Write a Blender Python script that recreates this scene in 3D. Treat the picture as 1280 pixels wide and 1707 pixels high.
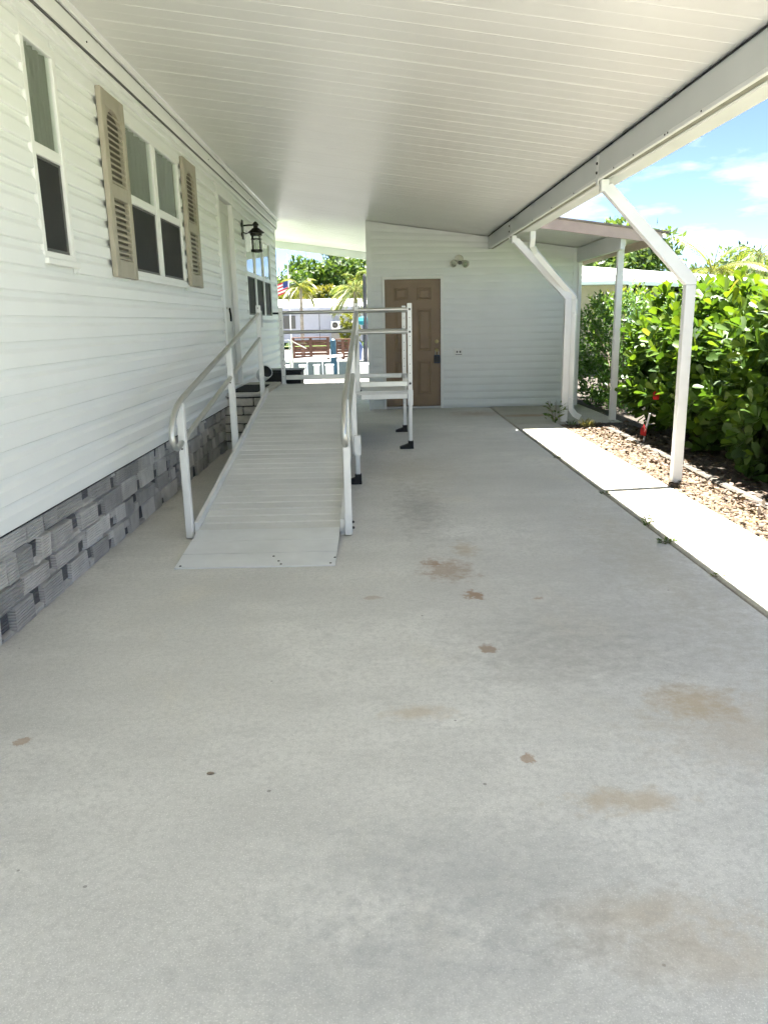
import bpy, math, random
import numpy as np
from mathutils import Vector, Matrix
for o in list(bpy.data.objects): bpy.data.objects.remove(o)
S = bpy.context.scene
C = S.collection
R = math.radians
random.seed(7)
rng = np.random.default_rng(11)

# ------------------------------------------------------------------ camera
CAM_H = 1.42
_y = Vector((626-640., 535-853.5, 1295.)).normalized()            # the depth direction in camera axes (x right, y down, z ahead)
_h = Vector((1626-640., 535-20-853.5, 1295.))
_z = _y.cross(_h).normalized()
if _z.y > 0: _z = -_z
_x = _y.cross(_z)
if _x.x < 0: _x = -_x
cd = bpy.data.cameras.new('camera'); cam = bpy.data.objects.new('camera', cd); C.objects.link(cam)
cd.sensor_fit = 'HORIZONTAL'; cd.sensor_width = 36; cd.lens = 36*1295/1280; cd.clip_start = .05; cd.clip_end = 3000
cam.matrix_world = Matrix(((_x.x, -_x.y, -_x.z, 0), (_y.x, -_y.y, -_y.z, 0), (_z.x, -_z.y, -_z.z, CAM_H), (0, 0, 0, 1)))
S.camera = cam

# ------------------------------------------------------------------ sky and sun
SUN_S = Vector((-.068, -.15, -1)).normalized()                      # direction the light travels
w = bpy.data.worlds.new('World'); S.world = w; w.use_nodes = True
nt = w.node_tree; nt.nodes.clear()
def N(t, k, **kw):
    n = t.nodes.new(k)
    for a, b in kw.items(): setattr(n, a, b)
    return n
out = N(nt, 'ShaderNodeOutputWorld'); bg = N(nt, 'ShaderNodeBackground')
sky = N(nt, 'ShaderNodeTexSky', sky_type='NISHITA', sun_disc=False)
to = -SUN_S
sky.sun_elevation = math.asin(to.z); sky.sun_rotation = math.atan2(to.x, to.y)
sky.altitude = 300; sky.air_density = .38; sky.dust_density = .2; sky.ozone_density = 1.0
bg.inputs[1].default_value = .053
# clouds by direction: thin streaks near the horizon and a few puffs
tc = N(nt, 'ShaderNodeTexCoord'); sep = N(nt, 'ShaderNodeSeparateXYZ'); nt.links.new(tc.outputs['Generated'], sep.inputs[0])
def wmath(op, a, b=None):
    n = N(nt, 'ShaderNodeMath', operation=op)
    for i, v in enumerate((a, b)):
        if v is None: continue
        if hasattr(v, 'is_output'): nt.links.new(v, n.inputs[i])
        else: n.inputs[i].default_value = v
    return n.outputs[0]
zz = wmath('ADD', wmath('MAXIMUM', sep.outputs[2], 0), .16)
cx = N(nt, 'ShaderNodeCombineXYZ'); nt.links.new(wmath('DIVIDE', sep.outputs[0], zz), cx.inputs[0]); nt.links.new(wmath('DIVIDE', sep.outputs[1], zz), cx.inputs[1])
n1 = N(nt, 'ShaderNodeTexNoise'); n1.inputs['Scale'].default_value = 1.5; n1.inputs['Detail'].default_value = 9; n1.inputs['Roughness'].default_value = .56
mp = N(nt, 'ShaderNodeMapping'); mp.inputs['Location'].default_value = (3.1, 1.35, 0); nt.links.new(cx.outputs[0], mp.inputs[0]); nt.links.new(mp.outputs[0], n1.inputs['Vector'])
r1 = N(nt, 'ShaderNodeMapRange'); r1.inputs[1].default_value = .47; r1.inputs[2].default_value = .74; nt.links.new(n1.outputs[0], r1.inputs[0])
mixc = N(nt, 'ShaderNodeMix', data_type='RGBA'); nt.links.new(r1.outputs[0], mixc.inputs[0]); nt.links.new(sky.outputs[0], mixc.inputs[6]); mixc.inputs[7].default_value = (5.2, 5.3, 5.4, 1)
nt.links.new(mixc.outputs[2], bg.inputs[0]); nt.links.new(bg.outputs[0], out.inputs[0])
sl = bpy.data.lights.new('sun', 'SUN'); sl.energy = 5; sl.angle = R(.5); sl.color = (1, .96, .89)
so = bpy.data.objects.new('sun', sl); C.objects.link(so); so.rotation_euler = SUN_S.to_track_quat('-Z', 'Y').to_euler(); so.location = (3, 6, 30)
S.view_settings.view_transform = 'Standard'; S.view_settings.look = 'None'; S.view_settings.gamma = 1; S.view_settings.exposure = 2.96
S.view_settings.use_curve_mapping = False
S.render.engine = 'CYCLES'
S.cycles.use_adaptive_sampling = True; S.cycles.adaptive_threshold = .035; S.cycles.adaptive_min_samples = 20
S.cycles.max_bounces = 6; S.cycles.diffuse_bounces = 5; S.cycles.glossy_bounces = 3; S.cycles.transmission_bounces = 2; S.cycles.transparent_max_bounces = 8

# ------------------------------------------------------------------ materials
class NT:
    def __init__(s, name):
        s.m = bpy.data.materials.new(name); s.m.use_nodes = True; s.t = s.m.node_tree; s.t.nodes.clear()
        s.out = s.n('ShaderNodeOutputMaterial'); s.b = s.n('ShaderNodeBsdfPrincipled'); s.l(s.b.outputs[0], s.out.inputs[0])
        s.obj = s.n('ShaderNodeTexCoord').outputs['Object']
    def n(s, k, **kw): return N(s.t, k, **kw)
    def l(s, a, b): s.t.links.new(a, b)
    def set(s, i, v):
        if hasattr(v, 'is_output'): s.l(v, s.b.inputs[i])
        else: s.b.inputs[i].default_value = v
    def math(s, op, a, b=None, c=None, clamp=False):
        n = s.n('ShaderNodeMath', operation=op, use_clamp=clamp)
        for i, v in enumerate((a, b, c)):
            if v is None: continue
            if hasattr(v, 'is_output'): s.l(v, n.inputs[i])
            else: n.inputs[i].default_value = v
        return n.outputs[0]
    def noise(s, scale, detail=4, rough=.55, vec=None, stretch=None, dist=0):
        v = vec or s.obj
        if stretch:
            m = s.n('ShaderNodeMapping'); m.inputs['Scale'].default_value = stretch; s.l(v, m.inputs[0]); v = m.outputs[0]
        n = s.n('ShaderNodeTexNoise'); n.inputs['Scale'].default_value = scale; n.inputs['Detail'].default_value = detail; n.inputs['Roughness'].default_value = rough; n.inputs['Distortion'].default_value = dist
        s.l(v, n.inputs['Vector']); return n.outputs[0]
    def rng(s, v, a, b, c=0., d=1.):
        n = s.n('ShaderNodeMapRange'); s.l(v, n.inputs[0])
        for i, q in enumerate((a, b, c, d)): n.inputs[i+1].default_value = q
        return n.outputs[0]
    def mix(s, f, a, b, mode='MIX'):
        n = s.n('ShaderNodeMix', data_type='RGBA', blend_type=mode)
        for i, v in ((0, f), (6, a), (7, b)):
            if hasattr(v, 'is_output'): s.l(v, n.inputs[i])
            else: n.inputs[i].default_value = (*v, 1) if isinstance(v, tuple) and len(v) == 3 else v
        return n.outputs[2]
    def bump(s, h, strength=.3, dist=.01):
        n = s.n('ShaderNodeBump'); n.inputs['Strength'].default_value = strength; n.inputs['Distance'].default_value = dist
        s.l(h, n.inputs['Height']); s.l(n.outputs[0], s.b.inputs['Normal'])
    def world(s): return s.n('ShaderNodeNewGeometry').outputs['Position']
    def objrand(s): return s.n('ShaderNodeObjectInfo').outputs['Random']
def plain(name, col, rough=.5, metal=0, var=.06, scale=6, bump=0, bscale=80, spec=.5, objvar=0):
    m = NT(name)
    f = m.noise(scale, 2, .6, vec=m.world())
    lo = tuple(c*(1-var) for c in col); hi = tuple(min(1, c*(1+var)) for c in col)
    c = m.mix(m.rng(f, .3, .7), lo, hi)
    if objvar:
        g = m.rng(m.objrand(), 0, 1, 1-objvar, 1+objvar)
        cc = m.n('ShaderNodeCombineXYZ')
        for i in range(3): m.l(g, cc.inputs[i])
        c = m.mix(1., c, cc.outputs[0], 'MULTIPLY')
    m.set('Base Color', c); m.set('Roughness', rough); m.set('Metallic', metal); m.set('Specular IOR Level', spec)
    if bump: m.bump(m.noise(bscale, 1, vec=m.world()), bump, .01)
    return m.m
M = {}
M['siding'] = plain('vinyl_siding', (.80, .81, .80), .42, var=.02, scale=2, bump=.04, bscale=35, objvar=.012)
M['shed_siding'] = plain('shed_siding', (.77, .79, .78), .45, var=.025, scale=2, bump=.05, bscale=30, objvar=.015)
M['trim'] = plain('white_trim', (.80, .80, .78), .38, var=.03, scale=3)
M['beam'] = plain('beam_paint', (.66, .67, .66), .42, var=.03, scale=2)
M['post'] = plain('post_paint', (.78, .78, .78), .4, var=.04, scale=4)
M['alum'] = plain('mill_aluminium', (.56, .56, .53), .36, metal=.85, var=.05, scale=9)
M['alum_white'] = plain('anodised_post', (.78, .78, .76), .42, metal=.2, var=.04, scale=9)
M['black'] = plain('black_plastic', (.012, .012, .013), .5, var=.1)
M['blackmetal'] = plain('black_metal', (.012, .011, .010), .38, metal=.3, var=.15)
M['rubber'] = plain('black_rubber', (.02, .02, .021), .85, var=.2, scale=40, bump=.3, bscale=200)
M['dark'] = plain('dark_recess', (.03, .03, .03), .9)
M['shutter'] = plain('shutter_tan', (.37, .335, .265), .55, var=.08, scale=5)
M['shutterback'] = plain('shutter_inside', (.13, .115, .09), .8)
M['doorwhite'] = plain('door_white', (.62, .62, .58), .4, var=.03)
M['doorbrown'] = plain('door_brown', (.245, .165, .10), .5, var=.08, scale=4, bump=.08, bscale=60)
M['steel'] = plain('satin_steel', (.6, .58, .54), .3, metal=1, var=.06)
M['brass'] = plain('aged_brass', (.55, .45, .25), .35, metal=1, var=.15)
M['bolt'] = plain('dark_bolt', (.05, .05, .05), .5, metal=.6)
M['curtain'] = plain('curtain', (.20, .205, .175), .9, var=.06, scale=3)
M['screen'] = plain('insect_screen', (.018, .018, .017), .75, var=.3, scale=3, bump=.1, bscale=600)
M['screenframe'] = plain('screen_frame', (.10, .10, .095), .5)
M['mauve'] = plain('mauve_fascia', (.50, .37, .335), .6, var=.08, scale=5)
M['drip'] = plain('rusty_drip_edge', (.23, .18, .15), .65, var=.3, scale=8)
M['roofwhite'] = plain('white_roof', (.80, .80, .80), .55, var=.04)
M['brick'] = plain('split_brick', (.50, .48, .42), .85, var=.16, scale=14, bump=.5, bscale=60, objvar=.08)
M['mortar'] = plain('mortar', (.10, .095, .085), .95, var=.2)
M['cap'] = plain('step_cap', (.55, .53, .48), .8, var=.12, scale=9, bump=.3)
M['tan'] = plain('tan_stucco', (.45, .35, .25), .85, var=.05)
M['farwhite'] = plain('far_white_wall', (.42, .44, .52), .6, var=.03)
M['brownwood'] = plain('brown_wood', (.15, .07, .045), .75, var=.25, scale=9, objvar=.15)
M['bluewrap'] = plain('blue_piling_wrap', (.05, .12, .17), .5, var=.2)
M['darkpile'] = plain('dark_piling', (.05, .05, .055), .7, var=.2)
M['teal'] = plain('teal_canvas', (.02, .22, .27), .7, var=.1)
M['navy'] = plain('navy_cowl', (.07, .10, .20), .4, var=.1)
M['gel'] = plain('white_gelcoat', (.8, .82, .84), .25, var=.02)
M['seawall'] = plain('seawall_concrete', (.25, .24, .22), .85, var=.15, scale=3)
M['trunk'] = plain('bark', (.21, .17, .13), .9, var=.3, scale=18, bump=.6, bscale=30)
M['palmtrunk'] = plain('palm_bark', (.33, .29, .24), .9, var=.25, scale=12, bump=.6, bscale=20)
M['soil'] = plain('dark_mulch', (.055, .045, .035), .95, var=.4, scale=25, bump=.8, bscale=50)
M['red'] = plain('red_ribbon', (.55, .02, .02), .6, var=.2, scale=30)
M['edging'] = plain('edging_concrete', (.10, .09, .075), .9, var=.25, scale=18, bump=.5, bscale=50)
M['flagred'] = plain('flag_red', (.55, .05, .06), .8); M['flagblue'] = plain('flag_blue', (.04, .06, .22), .8); M['flagwhite'] = plain('flag_white', (.8, .8, .8), .8)
M['deadleaf'] = plain('orange_dead_leaf', (.50, .17, .03), .7, var=.3, scale=40)

def skirt_mat(name, col):
    m = NT(name)
    p = m.world()
    wv = m.n('ShaderNodeTexWave', wave_type='BANDS', bands_direction='Z'); wv.inputs['Scale'].default_value = 21; wv.inputs['Distortion'].default_value = 1.2; wv.inputs['Detail'].default_value = 2
    m.l(p, wv.inputs['Vector'])
    f = m.noise(5, 5, .6, vec=p); g = m.rng(m.objrand(), 0, 1, .62, 1.16)
    c = m.mix(m.rng(f, .3, .72), tuple(q*.72 for q in col), tuple(q*1.1 for q in col))
    c = m.mix(m.rng(m.noise(2.2, 3, .5, vec=p), .55, .75, 0, .35), c, (.30, .27, .20))
    cc = m.n('ShaderNodeCombineXYZ'); [m.l(g, cc.inputs[i]) for i in range(3)]
    m.set('Base Color', m.mix(1., c, cc.outputs[0], 'MULTIPLY')); m.set('Roughness', .75)
    h = m.math('ADD', wv.outputs[0], m.math('MULTIPLY', m.noise(40, 3, vec=p), .5)); m.bump(h, .9, .007)
    return m.m
M['stone'] = skirt_mat('faux_stone', (.60, .585, .56)); M['stone2'] = skirt_mat('faux_stone_dark', (.13, .13, .135))

def concrete(name, base, stains=(), blotch=.16):
    m = NT(name); p = m.world()
    big = m.noise(.55, 3, .55, vec=p); mid = m.noise(2.6, 5, .68, vec=p, stretch=(.7, 1.3, 1)); fine = m.noise(42, 4, .8, vec=p); speck = m.noise(210, 1, .6, vec=p)
    c = m.mix(m.rng(big, .32, .7), tuple(q*(1-blotch) for q in base), tuple(q*(1+blotch*.5) for q in base))
    c = m.mix(m.rng(mid, .40, .70, 0, .62), c, tuple(q*.74 for q in base))
    c = m.mix(m.rng(m.noise(1.3, 5, .6, vec=p, stretch=(1.2, .7, 1)), .56, .74, 0, .36), c, (base[0]*1.0, base[1]*.93, base[2]*.76))
    c = m.mix(m.rng(fine, .44, .66, 0, .62), c, tuple(q*.66 for q in base)); c = m.mix(m.math('MULTIPLY', m.rng(m.noise(9, 3, .75, vec=p), .52, .66), m.rng(big, .35, .6, .12, .55)), c, tuple(q*.72 for q in base))
    c = m.mix(m.rng(speck, .56, .72, 0, .5), c, tuple(min(1, q*1.4) for q in base))
    vo = m.n('ShaderNodeTexVoronoi', feature='F1'); vo.inputs['Scale'].default_value = 4.3; m.l(p, vo.inputs['Vector'])
    dot = m.math('LESS_THAN', m.math('ADD', vo.outputs['Distance'], m.math('MULTIPLY', m.noise(60, 2, vec=p), .02)), .037)
    c = m.mix(m.math('MULTIPLY', dot, .55), c, (.10, .09, .08))
    wob = m.noise(13, 4, .72, vec=p)
    sx = m.n('ShaderNodeSeparateXYZ'); m.l(p, sx.inputs[0])
    for (x, y, rx, ry, col, st, soft) in stains:
        dx = m.math('DIVIDE', m.math('SUBTRACT', sx.outputs[0], x), rx); dy = m.math('DIVIDE', m.math('SUBTRACT', sx.outputs[1], y), ry)
        d = m.math('SQRT', m.math('ADD', m.math('MULTIPLY', dx, dx), m.math('MULTIPLY', dy, dy)))
        d = m.math('ADD', d, m.math('MULTIPLY', m.math('SUBTRACT', wob, .5), 4.2))
        c = m.mix(m.rng(d, 1+soft, 1-soft, 0, st), c, col)
    m.set('Base Color', c); m.set('Roughness', .86); m.set('Specular IOR Level', .3)
    m.bump(m.math('ADD', fine, m.math('MULTIPLY', speck, .5)), .22, .004)
    return m.m
RUST = (.30, .17, .08); TAN = (.47, .38, .26); GREY = (.27, .26, .24)
ST = [(.49, 3.886, .045, .06, RUST, .75, .25), (.465, 3.19, .04, .045, RUST, .7, .3), (.386, 4.322, .12, .16, RUST, .5, .5), (.30, 4.47, .05, .06, RUST, .5, .3), (.538, 4.74, .06, .12, TAN, .6, .6),
      (.47, 2.298, .022, .025, RUST, .6, .2), (-1.279, 2.492, .03, .03, RUST, .55, .2), (.72, 2.06, .13, .05, TAN, .6, .6), (1.17, 2.66, .12, .11, TAN, .75, .7), (1.3, 2.45, .25, .2, TAN, .35, .9),
      (.123, 2.63, .1, .04, TAN, .5, .7), (.62, 1.6, .16, .06, TAN, .45, .8), (.74, 1.47, .2, .06, TAN, .4, .9), (.311, 5.81, .14, .5, GREY, .55, .9), (.25, 7.4, .35, .6, (.40, .36, .27), .35, .9),
      (.815, 3.81, .03, .03, RUST, .5, .3), (.2, 1.75, .3, .16, (.3, .31, .31), .4, .9), (.1, 1.45, .35, .12, (.3, .31, .31), .35, .9), (.75, 3.1, .3, .2, GREY, .25, .9), (1.05, 3.3, .4, .3, GREY, .2, .9),
      (-.05, 3.88, .035, .03, RUST, .35, .4), (1.1, 3.9, .5, .8, GREY, .2, 1.), (1.55, 12.0, .3, .25, RUST, .45, .8), (1.6, 4.4, .18, .9, (.42, .38, .29), .4, .9)]
M['drive'] = concrete('driveway_concrete', (.65, .64, .60), ST, .2)
M['walk'] = concrete('walkway_concrete', (.50, .475, .41), (), .08)
M['shedslab'] = concrete('shed_slab_concrete', (.46, .44, .37), [(2.25, 11.6, .3, .12, RUST, .6, .8)], .12)
M['patio'] = concrete('patio_concrete', (.26, .25, .23), (), .08)

m = NT('ceiling_panel_paint'); p = m.world()
c = m.mix(m.rng(m.noise(1.2, 4, vec=p), .3, .7), (.69, .685, .645), (.74, .735, .695)); c = m.mix(m.rng(m.noise(9, 5, .6, vec=p, stretch=(.25, 1, 1)), .55, .8, 0, .3), c, (.60, .595, .54))
m.set('Base Color', c); m.set('Roughness', .33); m.bump(m.noise(3, 2, vec=p, stretch=(.5, 1, 1)), .06, .02); M['pan'] = m.m

m = NT('ribbed_ramp_deck'); p = m.world()
wv = m.n('ShaderNodeTexWave', wave_type='BANDS', bands_direction='Y'); wv.inputs['Scale'].default_value = 28; wv.inputs['Distortion'].default_value = .3; m.l(p, wv.inputs['Vector'])
c = m.mix(m.rng(m.noise(2, 5, .6, vec=p), .3, .7), (.66, .66, .635), (.76, .76, .735)); c = m.mix(m.rng(m.noise(30, 4, .7, vec=p), .55, .8, 0, .4), c, (.45, .44, .42))
g = m.rng(m.objrand(), 0, 1, .93, 1.05); cc = m.n('ShaderNodeCombineXYZ'); [m.l(g, cc.inputs[i]) for i in range(3)]
m.set('Base Color', m.mix(1., c, cc.outputs[0], 'MULTIPLY')); m.set('Metallic', .1); m.set('Roughness', .5); m.bump(wv.outputs[0], .6, .004); M['deck'] = m.m
M['lip'] = plain('ramp_lip_plate', (.78, .79, .80), .42, metal=.35, var=.05, scale=5)

m = NT('window_glass')
tr = m.n('ShaderNodeBsdfTransparent'); gl = m.n('ShaderNodeBsdfGlossy'); gl.inputs['Roughness'].default_value = .02; gl.inputs['Color'].default_value = (.9, .93, .92, 1); tr.inputs['Color'].default_value = (.93, .96, .93, 1)
fr = m.n('ShaderNodeFresnel'); fr.inputs[0].default_value = 1.5; ms = m.n('ShaderNodeMixShader'); bf = m.n('ShaderNodeNewGeometry').outputs['Backfacing']; m.l(m.math('MULTIPLY', m.math('ADD', fr.outputs[0], .03), m.math('SUBTRACT', 1., bf)), ms.inputs[0]); m.l(tr.outputs[0], ms.inputs[1]); m.l(gl.outputs[0], ms.inputs[2]); m.l(ms.outputs[0], m.out.inputs[0]); M['glass'] = m.m

m = NT('canal_water'); p = m.world()
m.set('Base Color', (.05, .10, .10, 1)); m.set('Roughness', .08); m.bump(m.noise(1.8, 4, vec=p), .4, .05); M['water'] = m.m
m = NT('lawn_grass'); p = m.world()
m.set('Base Color', m.mix(m.noise(6, 6, .7, vec=p), (.05, .10, .02), (.16, .24, .05))); m.set('Roughness', .9); m.bump(m.noise(60, 3, vec=p), .6, .03); M['grass'] = m.m

def pebble_mat():
    m = NT('river_gravel')
    a = m.n('ShaderNodeAttribute', attribute_name='rnd')
    cr = m.n('ShaderNodeValToRGB'); m.l(a.outputs['Fac'], cr.inputs[0])
    cr.color_ramp.elements[0].color = (.045, .026, .016, 1); cr.color_ramp.elements[1].color = (.26, .21, .14, 1)
    for pos, col in ((.15, (.10, .065, .04, 1)), (.45, (.17, .125, .075, 1)), (.75, (.13, .09, .052, 1))):
        e = cr.color_ramp.elements.new(pos); e.color = col
    m.set('Base Color', m.mix(m.rng(m.noise(60, 4, vec=m.world()), .3, .8, 0, .4), cr.outputs[0], (.12, .085, .05))); m.set('Roughness', .8); return m.m
M['pebble'] = pebble_mat()
def leaf_mat(name, cols, trans=.35, rough=.42, tcol=None, spec=.45):
    m = NT(name)
    a = m.n('ShaderNodeAttribute', attribute_name='rnd')
    cr = m.n('ShaderNodeValToRGB'); m.l(a.outputs['Fac'], cr.inputs[0])
    el = cr.color_ramp.elements
    el[0].position = 0; el[0].color = (*cols[0], 1); el[1].position = 1; el[1].color = (*cols[-1], 1)
    for i, q in enumerate(cols[1:-1]):
        e = el.new((i+1)/(len(cols)-1)); e.color = (*q, 1)
    m.set('Base Color', cr.outputs[0]); m.set('Roughness', rough); m.set('Specular IOR Level', spec)
    t = m.n('ShaderNodeBsdfTranslucent'); m.l(m.mix(1., cr.outputs[0], tcol or (1.7, 1.6, .6), 'MULTIPLY'), t.inputs[0])
    ms = m.n('ShaderNodeMixShader'); ms.inputs[0].default_value = trans; m.l(m.b.outputs[0], ms.inputs[1]); m.l(t.outputs[0], ms.inputs[2]); m.l(ms.outputs[0], m.out.inputs[0])
    return m.m
M['clusia'] = leaf_mat('clusia_leaf', [(.02, .045, .010), (.03, .068, .013), (.05, .105, .016), (.09, .155, .018), (.16, .215, .02)], .38, .45, spec=.28)
M['clusia_y'] = leaf_mat('clusia_leaf_yellow', [(.24, .24, .02), (.30, .26, .02)], .3, .35)
M['shrubleaf'] = leaf_mat('shrub_leaf', [(.03, .07, .015), (.05, .12, .02), (.09, .17, .03), (.26, .26, .05)], .3, .4)
M['treeleaf'] = leaf_mat('tree_leaf', [(.03, .06, .018), (.05, .10, .025), (.085, .14, .035), (.12, .17, .05)], .3, .5)
M['treeleaf2'] = leaf_mat('tree_leaf_blueish', [(.05, .085, .05), (.075, .12, .065), (.11, .16, .085)], .3, .5)
M['crotonleaf'] = leaf_mat('yellow_hedge_leaf', [(.05, .07, .015), (.11, .115, .025), (.20, .18, .06)], .3, .5)
M['palmleaf'] = leaf_mat('palm_leaf', [(.05, .09, .02), (.09, .14, .03), (.16, .20, .05), (.26, .25, .08)], .3, .45)
M['palmyellow'] = leaf_mat('yellow_palm_leaf', [(.07, .10, .012), (.12, .14, .015), (.19, .19, .025)], .35, .45)
M['weedleaf'] = leaf_mat('weed_leaf', [(.05, .09, .02), (.09, .15, .03), (.16, .20, .06)], .3, .6)
M['drygrass'] = leaf_mat('dry_grass', [(.20, .22, .06), (.32, .30, .12), (.40, .36, .18)], .3, .7)
M['litter'] = leaf_mat('leaf_litter', [(.03, .018, .01), (.07, .04, .022), (.12, .08, .05), (.22, .18, .14)], .05, .7)

# ------------------------------------------------------------------ builders
class MB:
    def __init__(s): s.v = []; s.f = []
    def add(s, v, f):
        o = len(s.v); s.v += [tuple(p) for p in v]; s.f += [tuple(i+o for i in q) for q in f]; return s
    def box(s, x0, x1, y0, y1, z0, z1):
        return s.add([(x0, y0, z0), (x1, y0, z0), (x1, y1, z0), (x0, y1, z0), (x0, y0, z1), (x1, y0, z1), (x1, y1, z1), (x0, y1, z1)],
                     [(0, 3, 2, 1), (4, 5, 6, 7), (0, 1, 5, 4), (1, 2, 6, 5), (2, 3, 7, 6), (3, 0, 4, 7)])
    def rbox(s, x0, x1, y0, y1, z0, z1, b=.004):
        "box with all its edges chamfered"
        c = ((x0+x1)/2, (y0+y1)/2, (z0+z1)/2); h = ((x1-x0)/2, (y1-y0)/2, (z1-z0)/2)
        b = min(b, *(q*.45 for q in h)); v = []; idx = {}
        for sx in (-1, 1):
            for sy in (-1, 1):
                for sz in (-1, 1):
                    for a in range(3):
                        q = [h[i]-(b if i != a else 0) for i in range(3)]
                        idx[(sx, sy, sz, a)] = len(v); v.append((c[0]+sx*q[0], c[1]+sy*q[1], c[2]+sz*q[2]))
        f = []
        def K(a, s1, u, su, w_, sw, ax):
            k = [0, 0, 0]; k[a] = s1; k[u] = su; k[w_] = sw; return idx[(*k, ax)]
        for a in range(3):
            u, w_ = (a+1) % 3, (a+2) % 3
            for s1 in (-1, 1):
                q = [K(a, s1, u, p, w_, r, a) for p, r in ((-1, -1), (1, -1), (1, 1), (-1, 1))]
                f.append(q if s1 > 0 else q[::-1])
            for su in (-1, 1):
                for sw in (-1, 1):
                    q = [K(a, -1, u, su, w_, sw, u), K(a, 1, u, su, w_, sw, u), K(a, 1, u, su, w_, sw, w_), K(a, -1, u, su, w_, sw, w_)]
                    f.append(q if su*sw > 0 else q[::-1])
        for sx in (-1, 1):
            for sy in (-1, 1):
                for sz in (-1, 1):
                    q = [idx[(sx, sy, sz, a)] for a in range(3)]; f.append(q if sx*sy*sz > 0 else q[::-1])
        return s.add(v, f)
    def loft(s, rings, cap=True, closed=True):
        n = len(rings[0]); o = len(s.v)
        for r in rings: s.v += [tuple(p) for p in r]
        for k in range(len(rings)-1):
            for i in range(n if closed else n-1):
                j = (i+1) % n; s.f.append((o+k*n+i, o+k*n+j, o+(k+1)*n+j, o+(k+1)*n+i))
        if cap and closed:
            s.f.append(tuple(o+i for i in range(n))[::-1]); s.f.append(tuple(o+(len(rings)-1)*n+i for i in range(n)))
        return s
    def tube(s, pts, r, n=10, square=None, up=(0, 0, 1), cap=True):
        "tube along pts; r a number or one per point; square=(w,h) sweeps a rectangle instead"
        pts = [Vector(p) for p in pts]; rings = []; side = None
        for i, p in enumerate(pts):
            t = (pts[min(i+1, len(pts)-1)]-pts[max(i-1, 0)]).normalized()
            if side is None:
                u = Vector(up); side = t.cross(u)
                if side.length < 1e-3: side = t.cross(Vector((1, 0, 0)))
            side = (side - t*side.dot(t)).normalized(); w2 = side.cross(t)
            if square:
                k = 1.
                if 0 < i < len(pts)-1:
                    a = (pts[i]-pts[i-1]).normalized(); k = 1/max(.5, a.dot(t))
                a, b = square[0]/2, square[1]/2
                rings.append([p+side*x*a+w2*y*b*k for x, y in ((-1, -1), (1, -1), (1, 1), (-1, 1))])
            else:
                rr = r[i] if hasattr(r, '__len__') else r
                rings.append([p+side*math.cos(q)*rr+w2*math.sin(q)*rr for q in (2*math.pi*k/n for k in range(n))])
        return s.loft(rings, cap)
    def lathe(s, prof, c=(0, 0, 0), n=16, axis='z'):
        rings = []
        for r, z in prof:
            ring = []
            for k in range(n):
                a = 2*math.pi*k/n; q = (r*math.cos(a), r*math.sin(a), z)
                if axis == 'x': q = (z, r*math.cos(a), r*math.sin(a))
                if axis == 'y': q = (r*math.cos(a), z, r*math.sin(a))
                ring.append(Vector(q)+Vector(c))
            rings.append(ring)
        return s.loft(rings)
    def mesh(s, name, mat, smooth=False):
        me = bpy.data.meshes.new(name); me.from_pydata(s.v, [], s.f); me.materials.append(M[mat] if isinstance(mat, str) else mat)
        if smooth:
            me.polygons.foreach_set('use_smooth', [True]*len(me.polygons)); me.update()
            try: me.set_sharp_from_angle(angle=R(40))
            except Exception: pass
        me.update(); return me
    def build(s, name, mat, parent=None, smooth=False, loc=None):
        return link(name, s.mesh(name, mat, smooth), parent, loc)
def link(name, me, parent=None, loc=None, rot=None, scale=None):
    o = bpy.data.objects.new(name, me); C.objects.link(o)
    if parent is not None: o.parent = parent; o.matrix_parent_inverse = parent.matrix_basis.inverted() if parent.type == 'EMPTY' else Matrix()
    if loc is not None: o.location = loc
    if rot is not None: o.rotation_euler = rot
    if scale is not None: o.scale = scale
    return o
def tag(o, label, cat, group=None):
    o['label'] = label; o['category'] = cat
    if group: o['group'] = group
    return o
def struct(o): o['kind'] = 'structure'; return o
def stuff(o): o['kind'] = 'stuff'; return o
def thing(name, label, cat, loc=(0, 0, 0), group=None):
    o = bpy.data.objects.new(name, None); C.objects.link(o); o.location = loc; o.empty_display_size = .2
    return tag(o, label, cat, group)
def B(*a, b=.004): return MB().rbox(*a, b=b)

# ------------------------------------------------------------------ ground
g = MB()
g.add([(-900, -400, -.16), (900, -400, -.16), (900, 20.6, -.16), (-900, 20.6, -.16)], [(0, 1, 2, 3)])
g.add([(-900, 27.2, -.05), (900, 27.2, -.05), (900, 1500, -.05), (-900, 1500, -.05)], [(0, 1, 2, 3)])
g.add([(-900, 20.6, -.16), (900, 20.6, -.16), (900, 20.61, -1.4), (-900, 20.61, -1.4)], [(0, 3, 2, 1)])
struct(g.build('ground', 'grass'))
struct(MB().add([(-900, 20.5, -.75), (900, 20.5, -.75), (900, 27.3, -.75), (-900, 27.3, -.75)], [(0, 1, 2, 3)]).build('water', 'water'))
dw = MB().rbox(-2.6, 1.857, -1.19, 18.5, -.2, 0, b=.012); struct(dw.build('driveway', 'drive'))
wk = MB().rbox(1.865, 2.47, -1.19, 10.62, -.2, .008, b=.010); struct(wk.build('walkway', 'walk'))
struct(MB().rbox(-2.6, 9, -14, -1.2, -.2, .004, b=.012).build('bounce_pad', 'drive'))  # unseen slab behind the camera, added to bounce sunlight under the roof
ss = MB().rbox(1.868, 3.38, 10.64, 19, -.2, .006, b=.015); struct(ss.build('shed_apron', 'shedslab'))
pt = MB().rbox(-14, 2.9, 18.52, 20.55, -.35, .03, b=.015); struct(pt.build('patio', 'patio'))
struct(MB().box(2.47, 2.96, -1.19, 10.63, -.17, -.03).build('gravel_bed', 'soil'))
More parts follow.
